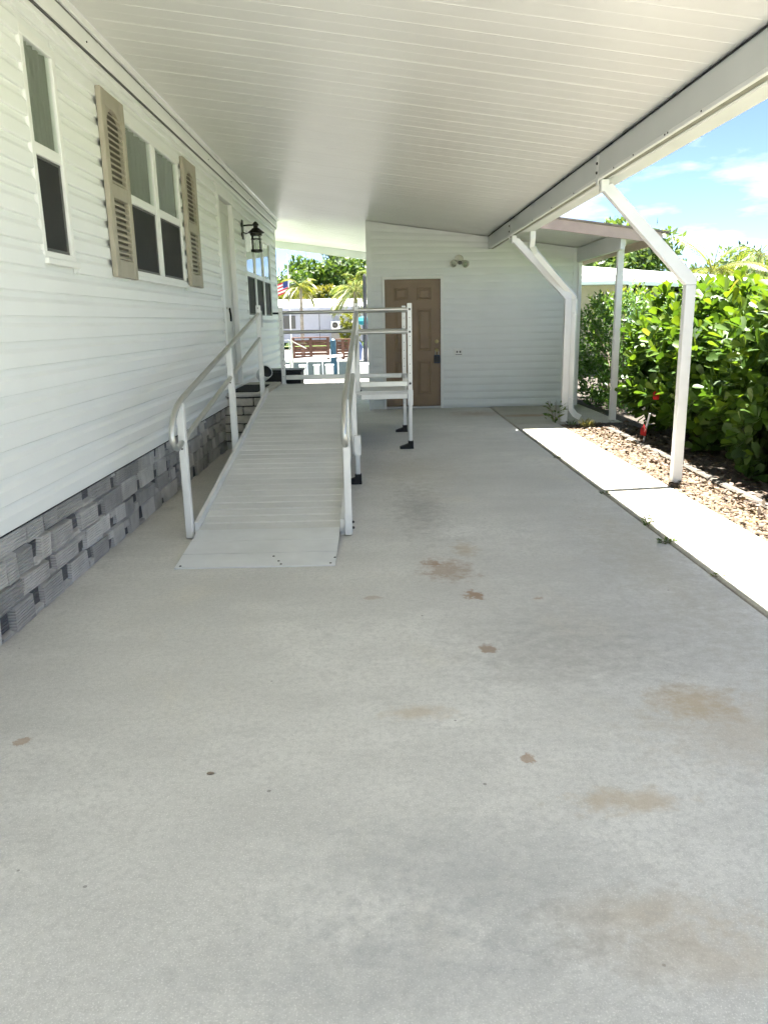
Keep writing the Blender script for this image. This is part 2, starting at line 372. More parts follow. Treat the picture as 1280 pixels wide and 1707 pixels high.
struct(MB().box(2.96, 8, -1.19, 10.63, -.155, .0).build('planting_bed', 'soil'))
struct(MB().box(3.385, 8, 10.64, 19, -.155, .004).build('rear_planting_bed', 'soil'))
struct(MB().rbox(-14, 8, 27.7, 43.2, -.1, .0, b=.01).build('far_patio', 'seawall'))
struct(MB().rbox(-30, 30, 26.6, 27.6, -1.3, .16, b=.03).build('far_seawall', 'seawall'))

# ------------------------------------------------------------------ mobile home
WX = -1.735; YE = 14.25; ZB = .50; ZT = 3.10
home = thing('mobile_home', 'long white mobile home with lap siding, tan shutters and grey stone skirting', 'house', (WX, 6, 0))
PITCH = .1215
OPEN = [(4.255, 4.70, 1.765, 2.875), (5.80, 7.40, 1.76, 2.835), (9.09, 10.10, .66, 2.93), (10.90, 13.42, 1.49, 2.70)]   # window 1, window pair, door, triple window
def dutch(y0, y1, z, h=PITCH, t=.024):
    "one dutch-lap course: flat face, coved top third"
    g_ = .009; pr = [(0, -.004), (.004, -.002), (.004, g_*.55), (t-.004, g_*.55), (t, g_), (t, h*.60), (t*.72, h*.68), (t*.34, h*.78), (t*.2, h*.9), (.003, h+.001)]
    return MB().loft([[(WX+a, y, z+b) for a, b in pr] for y in (y0, y1)])
nz = int((ZT-ZB)/PITCH)+1
SEAM = [2.2, 5.15, 8.35, 11.6]
for k in range(nz):
    z = ZB+k*PITCH; segs = [(-9., YE-.06)]
    for (a, b, c0, c1) in OPEN:
        if z+PITCH*.6 > c0 and z+PITCH*.3 < c1:
            segs = [q for s_ in segs for q in ((s_[0], min(s_[1], a)), (max(s_[0], b), s_[1])) if q[1]-q[0] > .02]
    for s_ in segs:
        dutch(s_[0], s_[1], z).build('siding_board', 'siding', home)
B(WX-.02, WX+.021, YE-.075, YE+.02, .45, 3.12).build('corner_trim', 'trim', home)
body = MB()
def wallpanel(x0, x1, y0, y1, z0, z1): body.box(x0, x1, y0, y1, z0, z1)
ys = [-9.]+sorted(q for o_ in OPEN for q in o_[:2])+[YE-.01]
for i in range(0, len(ys), 2): wallpanel(WX-.10, WX-.002, ys[i], ys[i+1], .50, 3.14)
for (a, b, c0, c1) in OPEN: wallpanel(WX-.10, WX-.002, a, b, .50, c0); wallpanel(WX-.10, WX-.002, a, b, c1, 3.14)
body.build('wall', 'siding', home)
MB().box(-6.2, WX-.101, -9, YE-.02, -.1, .42).box(-6.2, -6.1, -9, YE-.02, .42, 3.1).box(-6.1, WX-.101, YE-.12, YE-.02, .42, 3.1).box(-6.1, WX-.101, -9, -8.9, .42, 3.1).build('rear_wall', 'siding', home)
MB().box(-6.1, WX-.101, -8.9, YE-.12, .42, .44).build('floor', 'dark', home)
rf = MB().loft([[(-6.4, y, 3.14), (-4, y, 3.55), (-1.66, y, 3.178), (-1.66, y, 3.145), (-6.4, y, 3.12)] for y in (-9.2, YE+.05)]); rf.build('roof', 'roofwhite', home)
fa = MB().rbox(WX+.0, -1.676, -9, YE+.06, 3.02, 3.14, b=.006); fa.build('fascia', 'trim', home)
MB().rbox(-1.675, -1.655, -9, YE+.06, 3.128, 3.168, b=.004).build('fascia_lip', 'trim', home)
MB().rbox(WX+.018, -1.690, -9, YE+.03, 2.975, 3.008, b=.005).build('frieze_trim', 'trim', home)
MB().box(WX+.005, -1.684, -9, YE+.03, 3.009, 3.0195).build('shadow_line', 'screenframe', home)  # grey strip painted in as the shadow line under the fascia
MB().box(-1.677, -1.6745, -9, YE+.05, 3.118, 3.127).build('shadow_line', 'screenframe', home)  # likewise a grey strip for the shaded gap below the lip
for y in (5.15, 8.6, 9.9, 11.3): MB().lathe([(.006, 0), (.006, .004), (.001, .006)], (-1.676, y, 3.06), 8, 'x').build('screw', 'bolt', home)
# dark strip painting in the shade below the siding's bottom edge
MB().box(WX-.095, WX+.004, -9, 8.96, .488, .499).build('starter_shade', 'dark', home)

# faux stone skirting: blocks of several depths on a dark backing
sk = MB().box(WX-.09, WX-.048, -9, 14.1, -.02, .470).build('skirting', 'stone2', home)
def stone(y0, y1, z0, z1, d, mat):
    j = lambda: random.uniform(-.006, .006)
    q = .006; v = []
    fr_ = [(y0+q+j(), z0+q), (y1-q+j(), z0+q), (y1-q+j(), z1-q+j()), (y0+q+j(), z1-q+j())]
    dd = [d+random.uniform(-.005, .005) for _ in range(4)]
    bk = [(WX-.05, a, b) for a, b in ((y0, z0), (y1, z0), (y1, z1), (y0, z1))]
    ft = [(WX-.05+max(.004, e), a, b) for e, (a, b) in zip(dd, fr_)]
    MB().loft([bk, ft]).build('stone', mat, sk)
for (za, zb) in ((0., .13), (.13, .245), (.245, .375), (.375, .486)):
    y = 1.2+random.uniform(0, .2)
    while y < 8.93:
        wd = min(random.uniform(.12, .42), 8.95-y); a, b = za+random.uniform(-.008, .008)*(za > 0), zb+random.uniform(-.008, .008)*(zb < .4)
        if wd > .04: stone(y, y+wd, a, b, random.uniform(.028, .042), 'stone')
        y += wd
        if random.random() < .55 and y < 8.75:
            wd = random.uniform(.07, .15); zm = a+(b-a)*random.uniform(.45, .8)
            if random.random() < .5: stone(y, y+wd, a, zm, .014, 'stone2'); stone(y, y+wd, zm, b, .034, 'stone')
            else: stone(y, y+wd, a, a+b-zm, .034, 'stone'); stone(y, y+wd, a+b-zm, b, .014, 'stone2')
            y += wd

# windows
def window(y0, y1, z0, z1, zm, name, lights=1, curtain=True, proud=.026):
    "hung window(s): frame, upper glass pane(s), lower pane behind an insect screen"
    t = bpy.data.objects.new(name, None); C.objects.link(t); t.location = (WX, (y0+y1)/2, z0); t.parent = home; t.matrix_parent_inverse = home.matrix_basis.inverted()
    fw = .048; X0 = WX-.06; X1 = WX+proud
    f = MB(); e = .0015
    f.rbox(X0, X1, y0, y1, z0, z0+fw, b=.005); f.rbox(X0, X1, y0, y1, z1-fw, z1, b=.005); f.rbox(X0+e, X1-e, y0+e, y0+fw, z0+fw-e, z1-fw+e); f.rbox(X0+e, X1-e, y1-fw, y1-e, z0+fw-e, z1-fw+e)
    wl = (y1-y0)/lights
    for k in range(1, lights): f.rbox(X0+e, X1-e, y0+k*wl-fw, y0+k*wl-.002, z0+fw-e, z1-fw+e); f.rbox(X0+e, X1-e, y0+k*wl+.002, y0+k*wl+fw, z0+fw-e, z1-fw+e)
    fo = f.build('frame', 'trim'); fo.parent = t; fo.matrix_parent_inverse = t.matrix_world.inverted()
    def sub(mb, nm, mt):
        o = mb.build(nm, mt); o.parent = t; o.matrix_parent_inverse = (home.matrix_basis @ t.matrix_parent_inverse.inverted().inverted() if False else Matrix.Translation((WX, (y0+y1)/2, z0))).inverted(); return o
    fo.matrix_parent_inverse = Matrix.Translation((WX, (y0+y1)/2, z0)).inverted()
    sub(B(X1-.002, X1+.02, y0-.006, y1+.006, z0-.02, z0+.012), 'sill', 'trim')
    for k in range(lights):
        a = y0+k*wl+fw; b = y0+(k+1)*wl-fw; zl = z0+fw; zu = z1-fw
        sub(B(X0+.012, X1-.007, a, b, zm-.03, zm+.03), 'meeting_rail', 'trim')
        sub(MB().box(X1-.022, X1-.018, a, b, zm+.03, zu), 'pane', 'glass')
        sub(MB().box(X1-.046, X1-.042, a, b, zl, zm-.03), 'pane', 'glass')
        fr_ = MB(); s_ = .012; fx0, fx1 = X1-.03, X1-.017
        fr_.rbox(fx0, fx1, a, b, zl, zl+s_*1.6, b=.002); fr_.rbox(fx0, fx1, a, b, zm-.03-s_, zm-.03, b=.002); fr_.rbox(fx0+.001, fx1-.001, a, a+s_, zl+s_, zm-.04, b=.002); fr_.rbox(fx0+.001, fx1-.001, b-s_*1.6, b, zl+s_, zm-.04, b=.002)
        sub(fr_, 'screen_frame', 'screenframe'); sub(MB().box(fx0+.004, fx0+.006, a+s_*.9, b-s_*1.5, zl+s_*1.5, zm-.03-s_*.9), 'screen', 'screen')
        if curtain:
            pts = []; n = 60
            for i in range(n+1):
                u = i/n; pts.append((X1-.040+.010*math.sin(u*30+k)+.004*math.sin(u*71), a-.004+u*(b-a+.008)))
            cb = MB().loft([[(x, y, zz_) for x, y in pts]+[(x-.002, y, zz_) for x, y in pts[::-1]] for zz_ in (zm+.0, zu+.02)])
            sub(cb, 'curtain', 'curtain')
    return t
window(4.255, 4.70, 1.765, 2.875, 2.318, 'window')
window(5.80, 7.40, 1.76, 2.835, 2.30, 'window', 2)
window(10.90, 13.42, 1.49, 2.70, 2.085, 'window', 3, curtain=True)

def shutter(y0, y1, z0, z1):
    t = bpy.data.objects.new('shutter', None); C.objects.link(t); t.location = (WX, y0, z0); t.parent = home; t.matrix_parent_inverse = home.matrix_basis.inverted()
    inv = Matrix.Translation((WX, y0, z0)).inverted()
    def sub(o): o.parent = t; o.matrix_parent_inverse = inv; return o
    xa, xb = WX+.026, WX+.060; st = .082*(y1-y0)/.48; zm = z0+(z1-z0)*.475
    f = MB(); f.rbox(xa, xb, y0, y0+st, z0, z1); f.rbox(xa, xb, y1-st, y1, z0, z1)
    f.rbox(xa+.001, xb-.001, y0+st-.001, y1-st+.001, z0+.001, z0+.115); f.rbox(xa+.001, xb-.001, y0+st-.001, y1-st+.001, zm-.045, zm+.045); f.rbox(xa+.001, xb-.001, y0+st-.001, y1-st+.001, z1-.10, z1-.001)
    sub(f.build('shutter_frame', 'shutter')); sub(MB().box(xa-.008, xa+.004, y0+st-.01, y1-st+.01, z0+.03, z1-.03).build('backing', 'shutterback'))
    # arched head of the upper louvre field
    ya, yb = y0+st, y1-st; n = 12; rad = (yb-ya)/2; zc = z1-.10
    arc = [(ya+rad-rad*math.cos(math.pi*i/n), zc-.10+.10*math.sin(math.pi*i/n)) for i in range(n+1)]
    pr = arc+[(yb, zc+.002), (ya, zc+.002)]
    for part in (arc[:n//2+1]+[(ya, zc+.002)], [(yb, zc+.002)]+arc[n//2:]):
        ring = part if part[0] != (yb, zc+.002) else part
        sub(MB().loft([[(xx, a, b) for a, b in ring] for xx in (xa+.004, xb-.003)]).build('arch_spandrel', 'shutter'))
    me = MB().add([(-.008, 0, .020), (.013, 0, .002), (.013, 0, -.008), (-.010, 0, .012), (-.008, yb-ya, .020), (.013, yb-ya, .002), (.013, yb-ya, -.008), (-.010, yb-ya, .012)],
                  [(0, 1, 5, 4), (1, 2, 6, 5), (2, 3, 7, 6), (3, 0, 4, 7), (0, 3, 2, 1), (4, 5, 6, 7)]).mesh('louvre', 'shutter')
    for (za, zb) in ((z0+.115, zm-.045), (zm+.045, z1-.10)):
        n = int((zb-za)/.037)
        for i in range(n):
            o = link('louvre', me); o.location = (xa+.016, ya, za+.012+i*(zb-za-.01)/n); sub(o)
shutter(5.315, 5.775, 1.735, 2.875); shutter(7.445, 7.94, 1.765, 2.875)

# house door
DY0, DY1, DZ0, DZ1 = 9.09, 10.10, .66, 2.93
d = MB(); d.rbox(WX-.1, WX+.03, DY0, DY0+.11, DZ0, DZ1); d.rbox(WX-.1, WX+.03, DY1-.07, DY1, DZ0, DZ1); d.rbox(WX-.099, WX+.029, DY0+.109, DY1-.069, DZ1-.11, DZ1-.001); d.rbox(WX-.099, WX+.045, DY0+.109, DY1-.069, DZ0, DZ0+.03)
d.build('door_frame', 'trim', home)
MB().box(WX-.09, WX-.07, DY0+.1, DY1-.06, DZ0+.03, DZ1-.10).build('door_reveal', 'dark', home)
door = B(WX-.065, WX-.025, DY0+.122, DY1-.082, DZ0+.036, DZ1-.122).build('door', 'doorwhite', home)
def onpart(mb, nm, mt, par, smooth=False):
    o = mb.build(nm, mt, None, smooth); o.parent = par; o.matrix_parent_inverse = Matrix(); return o
for za, zb in ((.82, 1.5), (1.62, 2.7)):
    f = MB()
    for q in ((DY0+.23, DY0+.25, za, zb), (DY1-.21, DY1-.19, za, zb), (DY0+.25, DY1-.21, za, za+.02), (DY0+.25, DY1-.21, zb-.02, zb)): f.rbox(WX-.026, WX-.015, *q)
    onpart(f, 'panel_moulding', 'doorwhite', door)
k = MB().lathe([(.03, 0), (.03, .012), (.012, .02), (.012, .05), (.02, .06)], (WX-.025, DY0+.2, 1.60), 12, 'x'); k.tube([(WX+.03, DY0+.2, 1.60), (WX+.035, DY0+.26, 1.60), (WX+.035, DY0+.32, 1.59)], .011, 8); onpart(k, 'lever_handle', 'steel', door, True)
onpart(MB().lathe([(.03, 0), (.028, .02), (.018, .03)], (WX-.025, DY0+.2, 1.78), 12, 'x'), 'deadbolt', 'steel', door, True)
onpart(MB().tube([(WX+.045, DY0+.24, 1.60), (WX+.048, DY0+.28, 1.52), (WX+.048, DY0+.28, 1.45)], .012, 6), 'door_hook', 'blackmetal', door, True)

# wall lantern
ln = thing('wall_lantern', 'black metal coach lantern on the white siding between door and far windows', 'lamp', (WX+.02, 10.72, 2.5))
B(WX+.016, WX+.038, 10.67, 10.77, 2.49, 2.73).build('backplate', 'blackmetal', ln)
lx = WX+.20; ly = 10.72
MB().tube([(WX+.03, ly, 2.66), (WX+.11, ly, 2.665), (lx-.0, ly, 2.665)], .011, 8).tube([(WX+.03, ly, 2.585), (WX+.07, ly, 2.56), (WX+.11, ly, 2.575)], .008, 8).build('arm', 'blackmetal', ln, True)
cap = MB().lathe([(.105, 2.565), (.11, 2.572), (.045, 2.625), (.03, 2.63), (.03, 2.655), (.042, 2.66), (.042, 2.675), (.02, 2.70), (.006, 2.71)], (lx, ly, 0), 12).build('cap', 'blackmetal', ln)
cg = MB()
for k in range(4):
    a = math.pi/4+k*math.pi/2; cg.rbox(lx+.068*math.cos(a)-.006, lx+.068*math.cos(a)+.006, ly+.068*math.sin(a)-.006, ly+.068*math.sin(a)+.006, 2.335, 2.567, b=.002)
cg.lathe([(.078, 2.535), (.078, 2.567), (.06, 2.567), (.06, 2.535)], (lx, ly, 0), 12); cg.lathe([(.03, 2.325), (.074, 2.33), (.078, 2.36), (.06, 2.36)], (lx, ly, 0), 12); cg.lathe([(.073, 2.485), (.073, 2.495), (.066, 2.495), (.066, 2.485)], (lx, ly, 0), 12)
cg.build('cage', 'blackmetal', ln)
MB().lathe([(.055, 2.361), (.055, 2.533)], (lx, ly, 0), 14).build('glass_shade', 'glass', ln, True)
MB().lathe([(.008, 2.37), (.022, 2.40), (.026, 2.43), (.012, 2.48), (.012, 2.53)], (lx, ly, 0), 10).build('bulb', 'gel', ln, True)

# brick step at the house door
step = thing('brick_step', 'tan brick stoop between the house door and the ramp', 'step', (-1.5, 9.6, 0))
MB().box(WX-.04, -1.302, 8.995, 10.56, 0, .60).build('mortar_core', 'mortar', step)
bh = .1; bl = .245
bm = B(0, bl-.014, 0, .055, 0, bh-.014, b=.006).mesh('brick', 'brick')
bmh = B(0, .058, 0, bl-.014, 0, bh-.014, b=.006).mesh('brick', 'brick')
hm = {}
for k in range(6):
    z = .005+k*bh; x = WX-.045-(bl/2 if k % 2 else 0)
    while x < -1.30:
        a, b_ = max(x, WX-.045), min(x+bl, -1.295)
        if b_-a > .05:
            L = round(b_-a-.014, 3)
            if L not in hm: hm[L] = B(0, L, 0, .055, 0, bh-.014, b=.006).mesh('brick', 'brick')
            link('brick', hm[L], step, None).location = (a, 8.955+random.uniform(-.003, .003), z)
        x += bl
    yy = 9.02-(bl/2 if k % 2 else 0)
    while yy < 10.5:
        if yy > 9.0: link('brick', bmh, step).location = (-1.345+random.uniform(-.003, .003), yy, z)
        yy += bl
for o in list(C.objects):
    if o.parent == step and o.name.startswith('brick'): o.matrix_parent_inverse = step.matrix_basis.inverted()
B(WX-.04, -1.285, 8.94, 10.57, .606, .655, b=.008).build('step_cap', 'cap', step)
tag(B(-1.68, -1.36, 8.98, 9.98, .657, .668, b=.003).build('door_mat', 'rubber'), 'black rubber doormat on the brick stoop', 'mat')

# round container by the door and the black box behind the landing
cn = thing('round_container', 'white round container with a dark open mouth beside the house door', 'container', (-1.50, 10.25, .657))
MB().lathe([(.075, .0), (.085, .05), (.09, .16), (.082, .16), (.078, .03), (.002, .02)], (0, 0, 0), 20).build('rim', 'gel', cn, True).rotation_euler = (R(62), 0, R(35))
MB().lathe([(.08, .152), (.07, .156), (.002, .157)], (0, 0, 0), 20).build('dark_mouth', 'black', cn, True).rotation_euler = (R(62), 0, R(35))
for o in cn.children: o.matrix_parent_inverse = Matrix(); o.location = (0, 0, .09)
bx = thing('storage_box', 'black plastic box standing behind the ramp landing by the house corner', 'box', (-1.28, 10.95, 0))
MB().loft([[(-1.49, 10.72, .0), (-1.05, 10.72, .0), (-1.05, 11.15, .0), (-1.49, 11.15, .0)], [(-1.52, 10.70, .77), (-1.03, 10.70, .77), (-1.03, 11.17, .77), (-1.52, 11.17, .77)]]).build('bin', 'black', bx)
B(-1.535, -1.015, 10.685, 11.185, .772, .80, b=.006).build('lid', 'black', bx)

# ------------------------------------------------------------------ wheelchair ramp
ramp = thing('wheelchair_ramp', 'aluminium wheelchair ramp with handrails rising to a railed landing', 'ramp', (-.75, 6.8, 0))
RX0, RX1 = -1.235, -.272
def rz(y): return .055+(y-5.12)*.1545
LIPY = 4.44; HY = 5.12; TY = 8.98; LZ = rz(TY)
# transition plate of three strips
for k in range(3):
    a, b_ = k/3, (k+1)/3
    y0, y1 = LIPY+(HY-LIPY)*a, LIPY+(HY-LIPY)*b_-.008; z0, z1 = .004+.055*a, .004+.055*b_
    xi = lambda q: (RX0+.045*(1-q)*.0+.0, RX1)
    MB().loft([[(RX0+.06*(0 if k else 0), y0, 0.001 if k == 0 else z0-.008), (RX1, y0, .001 if k == 0 else z0-.008), (RX1, y0, z0+.004), (RX0, y0, z0+.004)], [(RX0, y1, z1-.008), (RX1, y1, z1-.008), (RX1, y1, z1+.004), (RX0, y1, z1+.004)]]).build('lip_strip', 'lip', ramp)
for x, y in ((RX0+.03, LIPY+.03), (RX1-.03, LIPY+.03), (-.62, 4.52), (-.66, 4.60), (-.60, 4.47), (RX1-.008, 4.56)):
    z = .008+.055*(y-LIPY)/(HY-LIPY); MB().lathe([(.008, z-.002), (.008, z+.002), (.004, z+.004)], (x, y, 0), 8).build('screw', 'bolt', ramp)
np_ = 31; pl = (TY-HY)/np_
PM = {}
for k in range(np_):
    y0 = HY+k*pl+.0015; y1 = HY+(k+1)*pl-.0015; gap = .006 if k in (15,) else 0
    h = .0 if k % 2 else .0
    MB().loft([[(RX0, y0+gap, rz(y0)-.03), (RX1, y0+gap, rz(y0)-.03), (RX1, y0+gap, rz(y0)-.006), (RX0, y0+gap, rz(y0)-.006)], [(RX0, y0+gap+.008, rz(y0+.008)-.03), (RX1, y0+gap+.008, rz(y0+.008)-.03), (RX1, y0+gap+.008, rz(y0+.008)), (RX0, y0+gap+.008, rz(y0+.008))],
               [(RX0, y1-.008, rz(y1-.008)-.03), (RX1, y1-.008, rz(y1-.008)-.03), (RX1, y1-.008, rz(y1-.008)), (RX0, y1-.008, rz(y1-.008))], [(RX0, y1, rz(y1)-.03), (RX1, y1, rz(y1)-.03), (RX1, y1, rz(y1)-.006), (RX0, y1, rz(y1)-.006)]]).build('deck_plank', 'deck', ramp)
for xs in ((RX0-.028, RX0-.002), (RX1+.002, RX1+.028)):
    for (ya, yb) in ((HY+.02, 7.055), (7.065, TY-.02)):
        MB().loft([[(xs[0], y, rz(y)-.075), (xs[1], y, rz(y)-.075), (xs[1], y, rz(y)+.052), (xs[0], y, rz(y)+.052)] for y in (ya, yb)]).build('side_rail', 'alum_white', ramp)
# ramp posts, looped handrails
PXL, PXR = -1.292, -.212
for px, sgn in ((PXL, -1), (PXR, 1)):
    for yp, zb, ztop in ((5.12, .01, None), (6.98, rz(6.98)-.09, None), (8.87, rz(8.87)-.06, 1.615)):
        ztp = ztop or (.925+.157*(yp-5.12))
        B(px-.024, px+.024, yp-.03, yp+.03, zb, ztp, b=.005).build('rail_post', 'alum_white', ramp)
        if yp == 6.98: B(px-.022, px+.022, yp+.033, yp+.068, zb+.02, ztp-.26, b=.004).build('rail_post', 'alum_white', ramp)
        for dz in (.045, .085): MB().lathe([(.009, 0), (.009, .012), (.004, .016)], (px+sgn*.024, yp, max(zb, 0)+dz), 8, 'x' ).build('bolt', 'bolt', ramp)
        MB().lathe([(.006, 0), (.006, -.008), (.003, -.01)], (px, yp-.03, ztp-.03 if ztop else ztp-.30), 8, 'y').build('bolt', 'bolt', ramp)
    up = lambda y: .955+.157*(y-5.25)
    lo = lambda y: .675+.157*(y-5.15)
    path = [(px, 9.02, lo(9.02)+.10), (px, 9.055, lo(9.02)+.20), (px, 9.05, up(9.02)-.05), (px, 9.02, up(9.02)-.012), (px, 8.97, up(8.97))]
    path += [(px, y, up(y)) for y in (8.5, 7.9, 7.2, 6.5, 5.9, 5.4)]
    cy, cz = 5.02, (up(5.02)+lo(5.02))/2-.0; rr = (up(5.0)-lo(5.0))/2
    path += [(px, 5.2, up(5.2)+.0), (px, 5.05, up(5.05)-.012), (px, 4.93, up(4.93)-.055), (px, 4.87, up(4.87)-.12), (px, 4.86, up(4.86)-.19), (px, 4.90, lo(4.90)+.035), (px, 4.97, lo(4.97)+.004), (px, 5.08, lo(5.08)-.0)]
    path += [(px, y, lo(y)) for y in (5.5, 6., 6.6, 7.2, 7.8, 8.4, 8.84)]
    # smooth with a spline
    P = [Vector(p_) for p_ in path]; sm = []
    for i in range(len(P)-1):
        a, b_, c_, d_ = P[max(i-1, 0)], P[i], P[i+1], P[min(i+2, len(P)-1)]
        for t_ in (0, .25, .5, .75): sm.append(.5*((2*b_)+(c_-a)*t_+(2*a-5*b_+4*c_-d_)*t_*t_+(3*b_-a-3*c_+d_)*t_**3))
    sm.append(P[-1]); MB().tube(sm, .0205, 10, up=(1, 0, 0)).build('handrail', 'alum', ramp, True)
# mid leg with foot
def leg(x, y, ztop, zs0, zs1, dx=-1):
    L = B(x-.02, x+.02, y-.02, y+.02, .03, ztop, b=.004).build('leg', 'alum_white', ramp)
    B(x-.03, x+.03, y-.03, y+.03, zs0, zs1, b=.005).build('leg_sleeve', 'alum_white', ramp)
    f = MB().rbox(x-.03, x+.03, y-.04, y+.04, .012, .09, b=.006)
    f.loft([[(x+dx*.03, y-.04, 0.001), (x+dx*.03, y+.04, .001), (x+dx*.03, y+.04, .055), (x+dx*.03, y-.04, .055)], [(x+dx*.125, y-.045, .001), (x+dx*.125, y+.045, .001), (x+dx*.125, y+.045, .022), (x+dx*.125, y-.045, .022)]])
    f.rbox(x-.032, x+.032, y-.045, y+.045, .001, .014, b=.002)
    o = f.build('foot', 'rubber', None); o.parent = L; return L
leg(-.185, 6.86, .42, .26, .44)
LX0, LX1 = -1.235, .39; LY0, LY1 = 8.99, 10.2
PFX, PFY, PRY = .372, 8.79, 10.17
for x, y in ((PFX, PFY), (PFX-.015, PRY), (-1.2, PRY)):
    leg(x, y, .60, .49, .665)
    for k in range(9):
        z = .75+k*.1; MB().lathe([(.005, 0), (.005, -.002)], (x, y-.0255, z), 6, 'y').build('post_hole', 'bolt', ramp)
    B(x-.025, x+.025, y-.025, y+.025, .62, 1.605, b=.004).build('rail_post', 'alum_white', ramp)
# landing deck planks
nl = 9
for k in range(nl):
    y0 = LY0+(LY1-LY0)*k/nl+.0015; y1 = LY0+(LY1-LY0)*(k+1)/nl-.0015
    B(LX0, LX1-.06, y0, y1, LZ-.03, LZ, b=.003).build('deck_plank', 'deck', ramp)
B(RX1+.03, LX1-.045, PFY-.035, LY0-.004, LZ-.03, LZ-.001, b=.003).build('deck_plank', 'deck', ramp)
B(-.178, PFX-.032, PFY-.02, PFY+.02, LZ-.085, LZ-.012+.02, b=.004).build('landing_beam', 'alum_white', ramp)
B(PFX-.052, PFX-.03, PFY+.035, PRY-.035, LZ-.085, LZ+.004, b=.004).build('landing_beam', 'alum_white', ramp)
B(-1.17, PFX-.05, PRY+.0, PRY+.03, LZ-.085, LZ-.0, b=.004).build('landing_beam', 'alum_white', ramp)
for a in ((-.185, PFX-.026, PFY-.018, PFY+.018, .705, .763), (-1.174, PFX-.042, PRY-.018, PRY+.018, .705, .763), (PFX-.018, PFX+.018, PFY+.027, PRY-.027, .705, .763)): B(*a, b=.004).build('toe_rail', 'alum', ramp)
for z in (1.54, 1.30):
    MB().tube([(-.19, PFY, z), (PFX-.025, PFY, z)], .022, 10).build('guard_rail', 'alum', ramp, True)
    MB().tube([(-1.175, PRY, z+.005), (PFX-.04, PRY, z+.005)], .022, 10).build('guard_rail', 'alum', ramp, True)
    MB().tube([(PFX, PFY+.025, z), (PFX-.008, PRY-.025, z)], .022, 10, up=(1, 0, 0)).build('guard_rail', 'alum', ramp, True)
    MB().lathe([(.012, 0), (.012, -.01), (.005, -.014)], (PFX, PFY-.025, z), 8, 'y').build('bolt', 'bolt', ramp)
MB().lathe([(.012, 0), (.012, -.01), (.005, -.014)], (PFX, PFY-.025, .735), 8, 'y').build('bolt', 'bolt', ramp)
MB().tube([(-1.225, PRY, 1.54), (-1.30, PRY, 1.54)], .012, 8).build('end_cap', 'black', ramp, True)

# ------------------------------------------------------------------ carport
cp = thing('carport', 'white carport roof of ribbed panels on a beam and two bent posts', 'carport', (1.84, 5, 0))
SL = -.139
def cz(x): return 2.938+SL*x
PW = .3048
def pan(x0, x1, name='roof_panel'):
    pr = [(0.0006, -.0), (.008, .0), (.011, .0016), (.015, .0016), (.018, 0), (.146, -.0), (.149, .0008), (.155, .0008), (.158, 0), (PW-.0006, 0), (PW-.0006, .05), (.0006, .05)]
    return MB().loft([[(x, y, cz(x)+z) for y, z in pr] for x in (x0, x1)]).mesh('roof_panel', 'pan')
pa = pan(-1.653, 1.99); pb = pan(-1.653, 3.70); pc = pan(-2.9, 3.70)
MB().loft([[(x, y, cz(x)+z) for x, z in ((-1.76, .10), (-1.45, .0525), (-1.45, .06), (-1.76, .11))] for y in (.2, 18.7)]).build('sun_block_strip', 'trim', cp)  # unseen strip added over the joint to keep sunlight out of the gap
Y0 = .2
n = int((18.75-Y0)/PW)+1; NSPLIT = int((10.5-Y0)/PW)+1
inv = cp.matrix_basis.inverted()
for k in range(NSPLIT):
    o = link('roof_panel', pa, cp); o.location = (0, Y0+k*PW, random.uniform(-.0006, .0006)); o.matrix_parent_inverse = inv
YS = Y0+NSPLIT*PW
BX0, BX1 = 1.80, 1.885; ZBM = 2.487
bt = cz(BX0)
bm_ = MB().loft([[(BX0, y, ZBM), (BX0, y, cz(BX0)-.002), (BX1, y, cz(BX1)-.002), (BX1, y, ZBM), (BX1-.012, y, ZBM), (BX1-.012, y, cz(BX1)-.03), (BX0+.006, y, cz(BX1)-.03), (BX0+.006, y, ZBM+.022), (BX0+.022, y, ZBM+.022), (BX0+.022, y, ZBM)] for y in (.2, 12.86)])
bm_.build('beam', 'beam', cp)
MB().rbox(BX0-.006, BX0+.024, .2, 12.86, ZBM-.005, ZBM+.020, b=.004).build('beam_lip', 'trim', cp)
M['beamshade'] = plain('shaded_beam_inside', (.24, .24, .18), .7, var=.2)  # dark olive colour stands in for shade inside the hollow beam
MB().box(BX0+.026, BX1-.0125, .2, 12.85, ZBM+.004, ZBM+.02).build('beam_shade_strip', 'beamshade', cp)  # strip added to carry that painted shade along the open channel
MB().rbox(BX0-.012, BX0-.001, .2, 12.85, cz(BX0)-.012, cz(BX0)-.004, b=.002).build('beam_gasket', 'dark', cp)
for y in (4.6, 5.1, 5.15, 5.75, 6.2, 7.4, 8.3, 9.3): MB().lathe([(.006, 0), (.006, -.004)], (BX0-.006, y, ZBM+.008), 8, 'x').build('screw', 'bolt', cp)
gx0, gx1 = 1.893, 2.055
MB().loft([[(gx0, y, 2.60), (gx0, y, 2.497), (gx0+.01, y, 2.49), (gx1-.02, y, 2.49), (gx1, y, 2.515), (gx1, y, 2.585), (gx1+.012, y, 2.60), (gx1-.003, y, 2.60), (gx1-.004, y, 2.517), (gx1-.022, y, 2.494), (gx0+.01, y, 2.494), (gx0+.004, y, 2.60)] for y in (.2, 10.45)]).build('gutter', 'trim', cp)
PYS = (6.65, 10.83)
